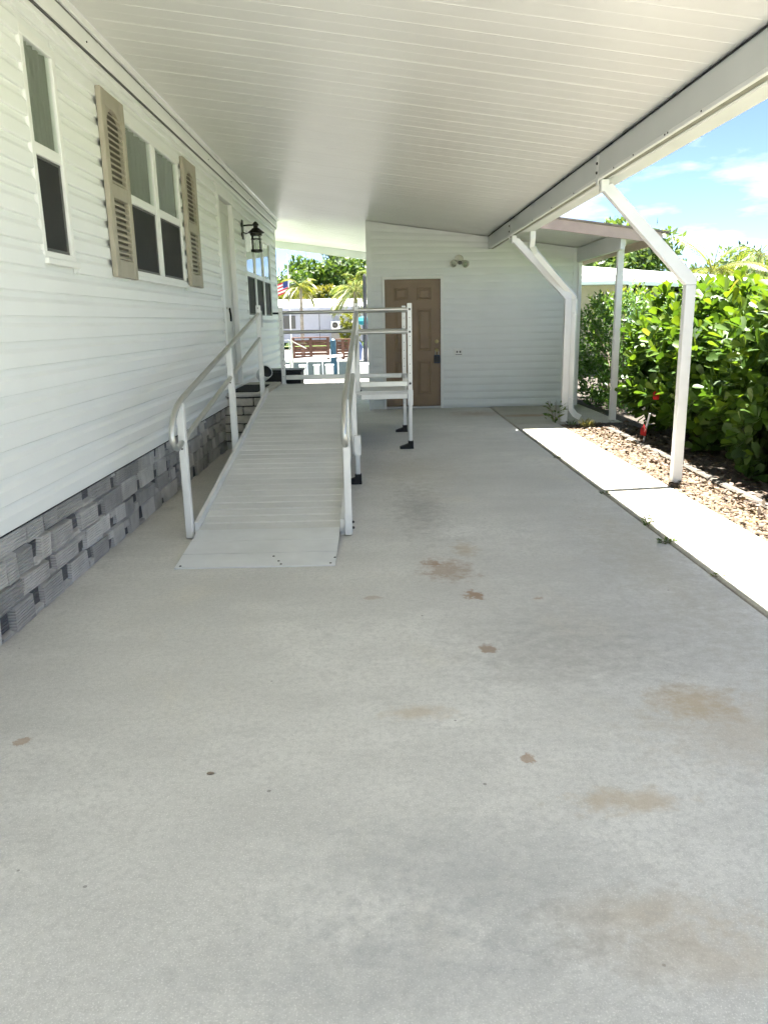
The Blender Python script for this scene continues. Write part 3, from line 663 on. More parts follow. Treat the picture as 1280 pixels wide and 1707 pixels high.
for py in PYS:
    # vertical leg, 45 degree arm, short head under the beam
    p_ = B(2.555, 2.64, py-.036, py+.036, -.02, 1.66, b=.004).build('post', 'post', cp)
    def slab(pts, y0, y1): return MB().loft([[(x, y0, z) for x, z in pts], [(x, y1, z) for x, z in pts]])
    o = slab([(2.555, 1.662), (2.64, 1.662), (2.638, 1.72), (1.905, 2.455), (1.845, 2.395)], py-.0365, py+.0365).build('post_arm', 'post', None); o.parent = p_
    o = B(1.822, 1.886, py-.034, py+.034, 2.392, 2.485, b=.003).build('post_head', 'post', None); o.parent = p_
    o = B(1.792, 1.799, py-.03, py+.03, 2.44, 2.67, b=.002).build('bracket', 'trim', None); o.parent = p_
    for dz in (.065, .135): o = MB().lathe([(.011, 0), (.011, -.008), (.005, -.011)], (1.792, py, 2.47+dz), 8, 'x').build('bolt', 'bolt', None); o.parent = p_
# downspout following the second post
ds = [(2.0, 10.40, 2.50), (2.0, 10.40, 2.42), (2.0, 10.44, 2.32), (2.06, 10.62, 2.22), (2.14, 10.70, 2.15)]
ds = [(2.02, 10.42, 2.49), (2.02, 10.42, 2.41), (2.025, 10.47, 2.33), (2.10, 10.60, 2.25), (2.69, 10.86, 1.68), (2.70, 10.87, 1.62), (2.70, 10.87, .26), (2.705, 10.86, .17), (2.75, 10.83, .10), (2.82, 10.80, .06)]
MB().tube(ds, .03, square=(.066, .062), up=(0, 1, 0)).build('downspout', 'trim', cp)
for z in (1.45, .30): B(2.663, 2.737, 10.834, 10.906, z, z+.03, b=.003).build('downspout_strap', 'trim', cp)

# ------------------------------------------------------------------ shed
shed = thing('shed', 'white lap sided utility shed at the end of the carport with brown door', 'shed', (1.5, 12.9, 0))
SX0, SX1, SY = -.13, 3.235, 12.905
for k in range(NSPLIT, n):
    o = link('roof_panel', pc if Y0+k*PW > YE+.08 else pb, shed); o.location = (0, Y0+k*PW, .004+random.uniform(-.0006, .0006)); o.matrix_parent_inverse = shed.matrix_basis.inverted()
DX0, DX1, DZT = .155, 1.045, 2.055
P2 = .1158
def clap(x0, x1, z, h=P2, t=.019, zc=None):
    pr = [(0, -.004), (-.003, -.003), (-.003, .016), (-t+.002, .016), (-t, .019), (-t, h*.40), (-t*.35, h*.93), (-.002, h+.001)]
    # trimmed under the sloped ceiling
    def pt(x, a, b): return (x, SY+a, min(z+b, cz(x)-.004))
    return MB().loft([[pt(x, a, b) for a, b in pr] for x in (x0, x1)])
k = 0; z = .015
while z < 2.95:
    xmax = min(SX1-.07, (2.93-z)/.139); segs = [(SX0+.07, xmax)]
    if z < DZT: segs = [(SX0+.07, DX0-.05), (DX1+.05, xmax)]
    for a, b_ in segs:
        if b_-a > .02: clap(a, b_, z).build('siding_board', 'shed_siding', shed)
    z += P2
W = MB()
def slopebox(x0, x1, y0, y1, z0, off=-.006):
    W.loft([[(x0, y, z0), (x1, y, z0), (x1, y, cz(x1)+off), (x0, y, cz(x0)+off)] for y in (y0, y1)])
slopebox(SX0+.02, DX0-.04, SY+.001, SY+.09, 0); slopebox(DX1+.04, SX1-.02, SY+.001, SY+.09, 0); slopebox(DX0-.04, DX1+.04, SY+.001, SY+.09, DZT+.04)
W.build('wall', 'shed_siding', shed)
W = MB(); slopebox(SX0+.01, SX0+.09, SY+.091, 18.6, 0); slopebox(SX1-.09, SX1-.01, SY+.091, 18.6, 0); slopebox(SX0+.09, SX1-.09, 18.5, 18.6, 0); W.build('rear_wall', 'shed_siding', shed)
for x0, x1 in ((SX0, SX0+.075), (SX1-.075, SX1)): MB().loft([[(x0, y, .0), (x1, y, .0), (x1, y, cz(x1)-.003), (x0, y, cz(x0)-.003)] for y in (SY-.024, SY+.0)]).build('corner_trim', 'shed_siding', shed)
B(SX1+.003, SX1+.06, SY-.05, SY+.04, 0, 2.262, b=.004).build('corner_post', 'post', shed)
# door
dfm = MB(); dfm.rbox(DX0-.048, DX0-.002, SY-.026, SY+.06, 0, DZT+.05); dfm.rbox(DX1+.002, DX1+.048, SY-.026, SY+.06, 0, DZT+.05); dfm.rbox(DX0-.003, DX1+.003, SY-.025, SY+.059, DZT+.004, DZT+.049); dfm.build('door_frame', 'trim', shed)
B(DX0-.002, DX1+.002, SY-.03, SY+.06, .008, .035, b=.004).build('threshold', 'steel', shed)
dr = B(DX0, DX1, SY+.0, SY+.04, .038, DZT, b=.003).build('door', 'doorbrown', shed)
MB().box(DX1-.0, DX1+.0018, SY-.015, SY+.04, .04, DZT).build('weather_strip', 'dark', shed)
cxs = ((DX0+.145, DX0+.375), (DX1-.375, DX1-.145))
for xa, xb in cxs:
    for za, zb in ((.235, .78), (.93, 1.60), (1.735, 1.93)):
        f = MB()
        # moulded frame with a raised field
        for (i0, i1, ya, yb) in ((0, .018, SY-.0005, SY-.007), (.018, .03, SY-.007, SY-.001)):
            ra = [(xa+i0, za+i0), (xb-i0, za+i0), (xb-i0, zb-i0), (xa+i0, zb-i0)]; rb = [(xa+i1, za+i1), (xb-i1, za+i1), (xb-i1, zb-i1), (xa+i1, zb-i1)]
            f.add([(x, ya, z) for x, z in ra]+[(x, yb, z) for x, z in rb], [(0, 1, 5, 4), (1, 2, 6, 5), (2, 3, 7, 6), (3, 0, 4, 7)])
        f.loft([[(x, SY-.0008, z) for x, z in ((xa+.034, za+.034), (xb-.034, za+.034), (xb-.034, zb-.034), (xa+.034, zb-.034))], [(x, SY-.009, z) for x, z in ((xa+.052, za+.052), (xb-.052, za+.052), (xb-.052, zb-.052), (xa+.052, zb-.052))]])
        onpart(f, 'door_panel', 'doorbrown', dr)
onpart(MB().lathe([(.032, 0), (.03, -.012), (.012, -.02), (.012, -.04), (.026, -.05), (.028, -.07), (.015, -.085), (.002, -.088)], (DX1-.06, SY, .94), 16, 'y'), 'door_knob', 'brass', dr, True)
onpart(MB().lathe([(.032, 0), (.03, -.018), (.02, -.026), (.002, -.027)], (DX1-.06, SY, 1.08), 16, 'y'), 'deadbolt', 'brass', dr, True)
lk = thing('key_lockbox', 'dark blue key lockbox hanging from the brown door knob', 'lockbox', (DX1-.06, SY-.04, .80))
MB().tube([(DX1-.085, SY-.055, .85), (DX1-.085, SY-.055, .93), (DX1-.06, SY-.055, .965), (DX1-.035, SY-.055, .93), (DX1-.035, SY-.055, .85)], .006, 8).build('shackle', 'steel', lk, True)
M['lockblue'] = plain('lockbox_blue', (.025, .035, .075), .45)
B(DX1-.11, DX1-.01, SY-.085, SY-.03, .735, .87, b=.01).build('lockbox_body', 'lockblue', lk)
B(DX1-.10, DX1-.02, SY-.092, SY-.0855, .75, .85, b=.003).build('lockbox_cover', 'black', lk)
# outlet and flood light
ot = thing('outlet_cover', 'white weatherproof outlet cover on the shed siding right of the door', 'outlet', (1.335, SY-.02, .91))
B(1.26, 1.41, SY-.032, SY-.012, .85, .965, b=.005).build('plate', 'trim', ot); B(1.285, 1.395, SY-.046, SY-.0325, .872, .945, b=.006).build('flap', 'trim', ot)
MB().box(1.288, 1.392, SY-.0335, SY-.0322, .862, .871).box(1.30, 1.325, SY-.0472, SY-.0462, .895, .925).box(1.35, 1.375, SY-.0472, SY-.0462, .895, .925).build('slot', 'screenframe', ot)
fl = thing('flood_light', 'small twin flood light high on the shed wall above the door', 'lamp', (1.34, SY-.02, 2.33))
MB().lathe([(.07, .0), (.07, -.03), (.05, -.045), (.002, -.046)], (1.34, SY-.012, 2.345), 16, 'y').build('base', 'cap', fl, True)
for dx, dz in ((-.085, -.04), (.075, -.055), ):
    h = MB().lathe([(.018, 0), (.028, -.03), (.052, -.075), (.06, -.12), (.052, -.12), (.04, -.07)], (0, 0, 0), 14, 'y').build('lamp_head', 'cap', fl, True); h.matrix_parent_inverse = fl.matrix_basis.inverted(); h.location = (1.34+dx*.6, SY-.05, 2.345+dz*.6); h.rotation_euler = (R(25), 0, R(30 if dx > 0 else -30))
    q = MB().lathe([(.045, -.10), (.03, -.114), (.002, -.116)], (0, 0, 0), 14, 'y').build('lens', 'glass', None, True); q.parent = h
MB().lathe([(.016, 0), (.03, -.03), (.03, -.06), (.002, -.065)], (1.345, SY-.055, 2.29), 12, 'y').build('sensor', 'screenframe', fl, True)
# canopy over the apron: side beam, post, fascia
B(3.20, 3.262, YS+.03, SY-.051, 2.265, cz(3.262)-.004, b=.004).build('canopy_beam', 'beam', shed)
cpst = B(3.264, 3.345, 10.88, 10.96, 0, 2.36, b=.004).build('canopy_post', 'post', shed)
o = B(3.258, 3.36, 10.872, 10.968, 2.33, 2.455, b=.004).build('post_cap', 'post', None); o.parent = cpst
def slopeboard(x0, x1, y0, y1, zo0, zo1, nm, mt): MB().loft([[(x, y, cz(x)+zz_) for y, zz_ in ((y0, zo0), (y1, zo0), (y1, zo1), (y0, zo1))] for x in (x0, x1)]).build(nm, mt, shed)
slopeboard(2.062, 3.72, YS-.028, YS-.001, -.098, .035, 'fascia', 'mauve'); slopeboard(2.062, 3.80, YS-.045, YS+.05, .0365, .062, 'drip_edge', 'drip')
slopeboard(3.702, 3.73, YS+.0, 18.7, -.098, .036, 'side_fascia', 'mauve')
slopeboard(-2.9, -.135, 18.78, 18.83, -.16, .06, 'rear_fascia', 'beam')

# ------------------------------------------------------------------ foliage helpers
def leafmesh(name, pos, axis, norm, size, templ, faces, mat, rnd):
    "many leaves in one mesh: templ rows are (along, across, lift) in leaf units"
    n = len(pos); k = len(templ)
    axis = axis/np.linalg.norm(axis, axis=1, keepdims=True); side = np.cross(axis, norm); side /= np.linalg.norm(side, axis=1, keepdims=True)+1e-9; up = np.cross(side, axis)
    T = np.array(templ); V = pos[:, None, :]+size[:, None, None]*(axis[:, None, :]*T[None, :, 0:1]+side[:, None, :]*T[None, :, 1:2]+up[:, None, :]*T[None, :, 2:3])
    V = V.reshape(-1, 3); nf = len(faces); L = len(faces[0])
    F = (np.array(faces)[None]+(np.arange(n)*k)[:, None, None]).reshape(-1)
    me = bpy.data.meshes.new(name); me.vertices.add(len(V)); me.vertices.foreach_set('co', V.astype(np.float32).ravel())
    me.loops.add(len(F)); me.loops.foreach_set('vertex_index', F.astype(np.int32)); me.polygons.add(n*nf)
    me.polygons.foreach_set('loop_start', np.arange(0, n*nf*L, L, dtype=np.int32)); me.polygons.foreach_set('use_smooth', np.ones(n*nf, bool))
    at = me.attributes.new('rnd', 'FLOAT', 'FACE'); at.data.foreach_set('value', np.repeat(rnd, nf).astype(np.float32))
    me.materials.append(M[mat]); me.update(calc_edges=True); me.validate(); return me
# obovate leaf, folded a little along the midrib, as quads
OB = [(0, -.02, 0), (0, .02, 0), (.35, -.17, .03), (.35, 0, -.02), (.35, .17, .03), (.7, -.27, .04), (.7, 0, -.02), (.7, .27, .04), (.93, -.17, 0), (.96, 0, -.05), (.93, .17, 0)]
OBF = [(0, 3, 2, 2), (0, 1, 4, 3), (2, 3, 6, 5), (3, 4, 7, 6), (5, 6, 9, 8), (6, 7, 10, 9)]
OBF = [(0, 1, 3, 2), (1, 4, 3, 3), (2, 3, 6, 5), (3, 4, 7, 6), (5, 6, 9, 8), (6, 7, 10, 9)]
OB = [(0, -.03, 0), (0, 0, -.005), (0, .03, 0), (.35, -.17, .03), (.35, 0, -.02), (.35, .17, .03), (.7, -.27, .04), (.7, 0, -.02), (.7, .27, .04), (.93, -.17, 0), (.97, 0, -.05), (.93, .17, 0)]
OBF = [(0, 1, 4, 3), (1, 2, 5, 4), (3, 4, 7, 6), (4, 5, 8, 7), (6, 7, 10, 9), (7, 8, 11, 10)]
LF = [(0, 0, 0), (.45, -.24, .04), (1, 0, -.06), (.45, .24, .04)]; LFF = [(0, 1, 2, 3)]
def unit(n): v = rng.normal(size=(n, 3)); return v/np.linalg.norm(v, axis=1, keepdims=True)

def hedge_shrub(cx, cy, hx, hy, h, label, parts=0, shoots=620, lsize=.125, mat='clusia', group=None, templ=(OB, OBF), name='hedge_shrub', cat='hedge', tone=0., hz0=.12):
    t = thing(name, label, cat, (cx, cy, 0), group)
    inv = Matrix.Translation((-cx, -cy, 0))
    # stems
    st = MB()
    for _ in range(14):
        bx_, by_ = cx+random.uniform(-.25, .25)*hx, cy+random.uniform(-.6, .6)*hy; tx, ty, tz = cx+random.uniform(-.8, .8)*hx, cy+random.uniform(-.9, .9)*hy, random.uniform(.5, .88)*h
        st.tube([(bx_, by_, -.03), ((bx_*1.4+tx)/2.4, (by_*1.4+ty)/2.4, tz*.45), (tx, ty, tz)], [.022, .015, .006], 6)
    so_ = st.build('stem', 'trunk', None, True); so_.parent = t; so_.matrix_parent_inverse = inv
    # shoot tips on a lumpy box shell, a few inside
    n = shoots; d = unit(n); d[:, 2] = np.where(rng.random(n) < .54, np.abs(d[:, 2]), -np.abs(d[:, 2])*.9)
    p4 = 3.2; rad = 1/(np.abs(d[:, 0])**p4+np.abs(d[:, 1])**p4+np.abs(d[:, 2])**p4)**(1/p4)
    lump = 1+.10*np.sin(d[:, 0]*7+cx*3+cy)*np.cos(d[:, 1]*6+cy*2)+.07*np.sin(d[:, 2]*11+cy*5)
    inner = np.where(rng.random(n) < .72, rng.uniform(.86, 1.04, n), rng.uniform(.45, .86, n))
    q = d*(rad*lump*inner)[:, None]
    P_ = np.stack([cx+q[:, 0]*hx, cy+q[:, 1]*hy, h*.46+np.where(q[:, 2] > 0, q[:, 2]*h*.53, q[:, 2]*(h*.46-.06))], 1); P_[:, 2] = np.maximum(P_[:, 2], rng.uniform(.04, .14, n))
    ax = d*np.array([1, 1, .6])+np.array([0, 0, .75])+rng.normal(size=(n, 3))*.25; ax /= np.linalg.norm(ax, axis=1, keepdims=True)
    pos, axs, nor, siz, rn = [], [], [], [], []
    m_ = 7
    base = rng.random(n); ref = unit(n); e1 = np.cross(ax, ref); e1 /= np.linalg.norm(e1, axis=1, keepdims=True); e2 = np.cross(ax, e1)
    hgt = np.clip((P_[:, 2]-.3)/(h-.3), 0, 1)
    for k_ in range(m_):
        an = k_*(math.pi*.52)+rng.normal(size=n)*.25+base*6; out_ = e1*np.cos(an)[:, None]+e2*np.sin(an)[:, None]
        op = .35+.75*(m_-k_)/m_
        a_ = ax*1.0*(1.1-op*.5)[..., None] if hasattr(op, 'shape') else ax*(1.15-op*.6); a_ = a_+out_*op
        pos.append(P_-ax*(.035*(m_-1-k_))[..., None] if False else P_-ax*(.03*(m_-1-k_))); axs.append(a_); nor.append(ax*1.0+rng.normal(size=(n, 3))*.18)
        siz.append(lsize*rng.uniform(.7, 1.2, n)*(1 if k_ < m_-2 else .8)); young = (k_/m_)*.38
        rn.append(np.clip(base*.30+young+hgt*.22+rng.random(n)*.22-.12+tone, 0, 1))
    pos, axs, nor, siz, rn = map(np.concatenate, (pos, axs, nor, siz, rn))
    if parts:
        camp = np.array([0, 0, CAM_H]); dist = np.linalg.norm(pos-camp, axis=1); facing = ((pos-np.array([cx, cy, h*.5]))*(camp-np.array([cx, cy, h*.5]))).sum(1)
        score = siz/dist*(facing > 0)*(pos[:, 1] > 4.5); idx = np.argsort(-score)[:parts]
        keep = np.ones(len(pos), bool); keep[idx] = False
        protos = [leafmesh('leaf', np.zeros((1, 3)), np.array([[0, 1., 0]]), np.array([[0, 0, 1.]]), np.ones(1), *templ, mat, np.array([r_])) for r_ in (.2, .4, .6, .8, .98)]
        yl = leafmesh('leaf', np.zeros((1, 3)), np.array([[0, 1., 0]]), np.array([[0, 0, 1.]]), np.ones(1), *templ, 'clusia_y', np.array([.5]))
        for i in idx:
            a = Vector(axs[i]).normalized(); s_ = a.cross(Vector(nor[i])).normalized(); u_ = s_.cross(a)
            mt = Matrix(((s_.x, a.x, u_.x, pos[i][0]-cx), (s_.y, a.y, u_.y, pos[i][1]-cy), (s_.z, a.z, u_.z, pos[i][2]), (0, 0, 0, 1)))
            o = link('leaf', yl if random.random() < .035 else protos[min(4, int(rn[i]*5))]); o.parent = t; o.matrix_basis = mt @ Matrix.Scale(float(siz[i]), 4)
        pos, axs, nor, siz, rn = (q_[keep] for q_ in (pos, axs, nor, siz, rn))
    o = link('foliage', leafmesh('foliage', pos-np.array([cx, cy, 0]), axs, nor, siz, *templ, mat, rn)); o.parent = t; stuff(o)
    return t
hl = ['nearest clusia hedge shrub at the right edge, its big round leaves closest to the camera', 'clusia hedge shrub just behind the near bent post', 'clusia hedge shrub with red ribbon and white stake at its foot', 'clusia hedge shrub reaching out beside the slim canopy post']
hs = [(4.08, 5.55, .98, .85, 1.78, 110, 760), (4.02, 6.95, .90, .85, 1.74, 110, 760), (3.98, 8.35, .84, .85, 1.70, 50, 640), (4.00, 9.65, .80, .80, 1.74, 20, 560)]
for (a, lab) in zip(hs, hl):
    hedge_shrub(a[0], a[1], a[2], a[3], a[4], lab, parts=a[5], shoots=a[6], lsize=.165, tone=.10, group='clusia hedge along the gravel')
hedge_shrub(5.6, 6.4, .9, 1.7, 1.72, 'rear row clusia hedge shrub showing its top behind the nearest ones', shoots=420, lsize=.13, group='clusia hedge along the gravel')
hedge_shrub(5.5, 9.6, .9, 1.6, 1.72, 'rear row clusia hedge shrub behind the one with the red ribbon', shoots=380, lsize=.13, group='clusia hedge along the gravel')
hedge_shrub(4.02, 13.0, .72, 1.5, 1.86, 'tall dark leafy shrub in the shade beyond the canopy post', shoots=1500, lsize=.085, mat='shrubleaf', templ=(LF, LFF), name='leafy_shrub', cat='shrub', tone=.05, hz0=.0)

# ------------------------------------------------------------------ gravel, litter, edging
def pebbles():
    ico = []
    for a in (-1, 1): ico += [(0, 0, a), ]
    V0 = [(1, 0, 0), (-1, 0, 0), (0, 1, 0), (0, -1, 0), (0, 0, 1), (.6, .6, .55), (-.6, .6, .55), (-.6, -.6, .55), (.6, -.6, .55)]
    F0 = [(0, 5, 4, 8), (2, 6, 4, 5), (1, 7, 4, 6), (3, 8, 4, 7), (0, 2, 5, 5), (2, 1, 6, 6), (1, 3, 7, 7), (3, 0, 8, 8)]
    n = 6800; y = rng.uniform(3.2, 10.6, n); x = rng.uniform(2.48, 2.965, n)
    s = rng.uniform(.008, .022, n)*rng.uniform(.8, 1.3, n); V = np.array(V0)
    a = rng.random(n)*6.28; ca, sa = np.cos(a), np.sin(a); sx = rng.uniform(.8, 1.4, n); sz = rng.uniform(.5, .9, n)
    X = V[None, :, 0]*sx[:, None]; Yq = V[None, :, 1]*np.ones((n, 1)); X = X+rng.normal(size=X.shape)*.12; Yq = Yq+rng.normal(size=X.shape)*.12
    Zq = V[None, :, 2]*sz[:, None]+rng.normal(size=X.shape)*.1
    co = np.stack([x[:, None]+s[:, None]*(X*ca[:, None]-Yq*sa[:, None]), y[:, None]+s[:, None]*(X*sa[:, None]+Yq*ca[:, None]), -.028+s[:, None]*Zq+rng.uniform(0, .022, n)[:, None]], 2).reshape(-1, 3)
    faces = []; me = bpy.data.meshes.new('gravel')
    tri = [(0, 5, 4), (0, 4, 8), (2, 6, 4), (2, 4, 5), (1, 7, 4), (1, 4, 6), (3, 8, 4), (3, 4, 7), (0, 2, 5), (2, 1, 6), (1, 3, 7), (3, 0, 8)]
    F = (np.array(tri)[None]+(np.arange(n)*len(V0))[:, None, None]).reshape(-1)
    me.vertices.add(len(co)); me.vertices.foreach_set('co', co.astype(np.float32).ravel()); me.loops.add(len(F)); me.loops.foreach_set('vertex_index', F.astype(np.int32)); me.polygons.add(n*12); me.polygons.foreach_set('loop_start', np.arange(0, n*36, 3, dtype=np.int32)); me.polygons.foreach_set('use_smooth', np.ones(n*12, bool))
    at = me.attributes.new('rnd', 'FLOAT', 'FACE'); at.data.foreach_set('value', np.repeat(rng.random(n), 12).astype(np.float32)); me.materials.append(M['pebble']); me.update(calc_edges=True); me.validate()
    o = link('gravel', me); stuff(o); o['label'] = 'tan river gravel strip between walkway and hedge'; o['category'] = 'gravel'
pebbles()
n = 3600; y = rng.uniform(3.4, 10.6, n); x = 2.72+np.abs(rng.normal(size=n))*.42; x = np.where(rng.random(n) < .8, x, rng.uniform(2.5, 3, n))
pos = np.stack([x, y, np.where(x > 2.96, .004, -.002)+rng.uniform(0, .02, n)], 1); ax = unit(n)*np.array([1, 1, .25]); nor = np.array([0, 0, 1.])+rng.normal(size=(n, 3))*.35
o = link('leaf_litter', leafmesh('leaf_litter', pos, ax, nor, rng.uniform(.03, .075, n), LF, LFF, 'litter', rng.random(n))); stuff(o); o['label'] = 'dry brown leaf litter under the hedge'; o['category'] = 'leaf litter'
y = 4.0; i = 0
en = ('nearest', 'second nearest', 'third nearest', 'fourth nearest', 'fifth nearest', 'sixth nearest', 'seventh nearest')
while y < 10.0:
    L = .84; xo = 2.87+.022*(y-4)
    e = MB().rbox(-.04, .04, 0, L, -.06, .03+random.uniform(-.008, .008), b=.014).build('edging_block', 'edging', None, False, (xo, y, .0)); e.rotation_euler = (random.uniform(-.01, .01), random.uniform(-.06, .06), random.uniform(-.03, -.01))
    tag(e, f'grey concrete garden edging block between gravel and hedge, {en[i]} to the camera', 'edging', 'garden edging blocks'); y += L+.02; i += 1

# ------------------------------------------------------------------ weeds, tufts, stake, ribbons, litter
def weed(x, y, s, label, k=26, upright=.5, mat='weedleaf', name='weed', z=0., lw=LF, spread=1., cat='weed', group='weeds in the driveway joint'):
    t = thing(name, label, cat, (x, y, z), group)
    st = MB()
    for q in range(5):
        a = random.random()*6.28; st.tube([(0, 0, 0), (.3*s*math.cos(a)*spread, .3*s*math.sin(a)*spread, s*upright*.6), (.55*s*math.cos(a)*spread, .55*s*math.sin(a)*spread, s*upright)], .0025, 5)
    so_ = st.build('stem', 'trunk', None); so_.parent = t
    r_ = rng.random(k)**.6; a = rng.random(k)*6.28
    pos = np.stack([r_*.6*s*np.cos(a)*spread, r_*.6*s*np.sin(a)*spread, r_*s*upright*rng.uniform(.2, 1.1, k)], 1); ax = np.stack([np.cos(a), np.sin(a), rng.uniform(0, 1, k)], 1)
    o = link('foliage', leafmesh('foliage', pos, ax, np.array([0, 0, 1.])+rng.normal(size=(k, 3))*.4, rng.uniform(.25, .5, k)*s, lw, LFF, mat, rng.random(k))); o.parent = t; stuff(o)
weed(1.862, 5.19, .075, 'green weed sprouting upright from the driveway joint', 40, 1.1)
weed(1.85, 4.78, .075, 'flat dark weed patch in the joint in front of the upright weed', 45, .1, spread=1.4)
weed(1.865, 4.09, .05, 'small withered weed nearest the camera in the driveway joint', 22, .15)
weed(1.85, 7.94, .07, 'small weed in the joint farthest from the camera', 24, .3)
weed(1.865, 6.22, .07, 'low weed in the joint at the bent post shadow', 26, .2)
weed(2.45, 10.72, .20, 'dark spiky weed standing beside the foot of the far bent post', 60, 1.5, cat='weed', group=None)
def tuft(x, y, h, k, label, mat):
    t = thing('grass_tuft', label, 'grass tuft', (x, y, 0))
    a = rng.random(k)*6.28; ax = np.stack([np.cos(a), np.sin(a), rng.uniform(.6, 2, k)], 1); pos = rng.normal(size=(k, 3))*np.array([.035, .03, 0])
    o = link('blades', leafmesh('blades', pos, ax, np.array([0, 0, 1.])+rng.normal(size=(k, 3))*.3, rng.uniform(.5, 1, k)*h, [(0, -.02, 0), (.5, -.03, .08), (1, 0, -.05), (.5, .03, .08)], LFF, mat, rng.random(k))); o.parent = t; stuff(o)
tuft(2.76, 10.22, .17, 90, 'pale yellow green grass tuft on the gravel by the downspout outlet', 'drygrass'); tuft(2.60, 10.40, .12, 60, 'dark green grass tuft between post foot and downspout outlet', 'weedleaf')
sk_ = MB().tube([(3.08, 8.93, -.02), (3.10, 8.92, .16), (3.125, 8.90, .33)], .011, 8).build('stake', 'gel', None, True); tag(sk_, 'thin white plastic stake leaning at the foot of the hedge', 'stake')
def ribbon(x, y, z, s, label):
    m_ = MB()
    for q in range(7):
        a = q*.9; x1, y1 = x+s*.3*math.cos(a), y+s*.3*math.sin(a)
        s*=random.uniform(.9, 1.1); m_.loft([[(x, y, z+s*.5), (x+.008, y, z+s*.5), (x+.008, y+.002, z+s*.5), (x, y+.002, z+s*.5)], [(x1-.004, y1, z+s*.1), (x1+.005, y1, z+s*.1), (x1+.005, y1+.003, z+s*.1), (x1-.004, y1+.003, z+s*.1)], [(x1*.5+x*.5-.012, y1, z-s*.5), (x1*.5+x*.5+.012, y1, z-s*.5), (x1*.5+x*.5+.012, y1+.003, z-s*.5), (x1*.5+x*.5-.012, y1+.003, z-s*.5)]])
    tag(m_.build('ribbon', 'red'), label, 'ribbon', 'red marker ribbons')
ribbon(3.12, 8.72, .56, .12, 'red ribbon hanging among the hedge leaves above the white stake'); ribbon(3.055, 8.88, .14, .11, 'red ribbon tied low beside the white stake')
def stone_bit(x, y, s, label, mat, name, cat):
    o = MB().lathe([(s*.5, 0), (s, s*.25), (s*.8, s*.6), (s*.2, s*.75)], (0, 0, 0), 8).build(name, mat, None, True, (x, y, .0)); o.scale = (1.4, .8, 1); tag(o, label, cat)
stone_bit(-.567, 2.253, .0095, 'small dark pebble lying alone on the driveway', 'trunk', 'pebble', 'pebble')
dl = link('dead_leaf', leafmesh('dead_leaf', np.array([[0, 0, .012]]), np.array([[1., .2, .1]]), np.array([[0, -.2, 1.]]), np.array([.085]), OB, OBF, 'deadleaf', np.array([.5]))); dl.location = (2.57, 5.22, .0); tag(dl, 'orange dead leaf lying on the gravel at the right edge', 'leaf')

# ------------------------------------------------------------------ beyond the canal
def tree(name, x, y, h, rx, label, mat, k=2600, ls=.35, trunk=.18, crown0=.3, group=None, cat='tree', z0=-.05):
    t = thing(name, label, cat, (x, y, z0), group)
    tb = MB().tube([(0, 0, 0), (.1*rx, .05, h*.3), (0, 0, h*.62)], [trunk, trunk*.75, trunk*.35], 8)
    cl = []
    for q in range(9):
        a = q*.7+random.random(); r_ = rx*random.uniform(.25, .8); zz_ = h*random.uniform(crown0+.12, .9); c_ = (r_*math.cos(a), r_*math.sin(a), zz_); cl.append(c_)
        tb.tube([(0, 0, h*random.uniform(.25, .5)), (c_[0]*.6, c_[1]*.6, zz_*.8), c_], [trunk*.4, trunk*.25, trunk*.08], 6)
    o = tb.build('trunk', 'trunk', None, True); o.parent = t
    pos = []
    for c_ in cl:
        m_ = k//9; d = unit(m_)*(rng.random(m_)**.45)[:, None]; pos.append(np.array(c_)+d*np.array([rx*.52, rx*.52, h*(1-crown0)*.24]))
    pos = np.concatenate(pos); k2 = len(pos)
    o = link('crown', leafmesh('crown', pos, unit(k2)+np.array([0, 0, .1]), unit(k2)+np.array([0, 0, .9]), rng.uniform(.6, 1.3, k2)*ls, LF, LFF, mat, rng.random(k2))); o.parent = t
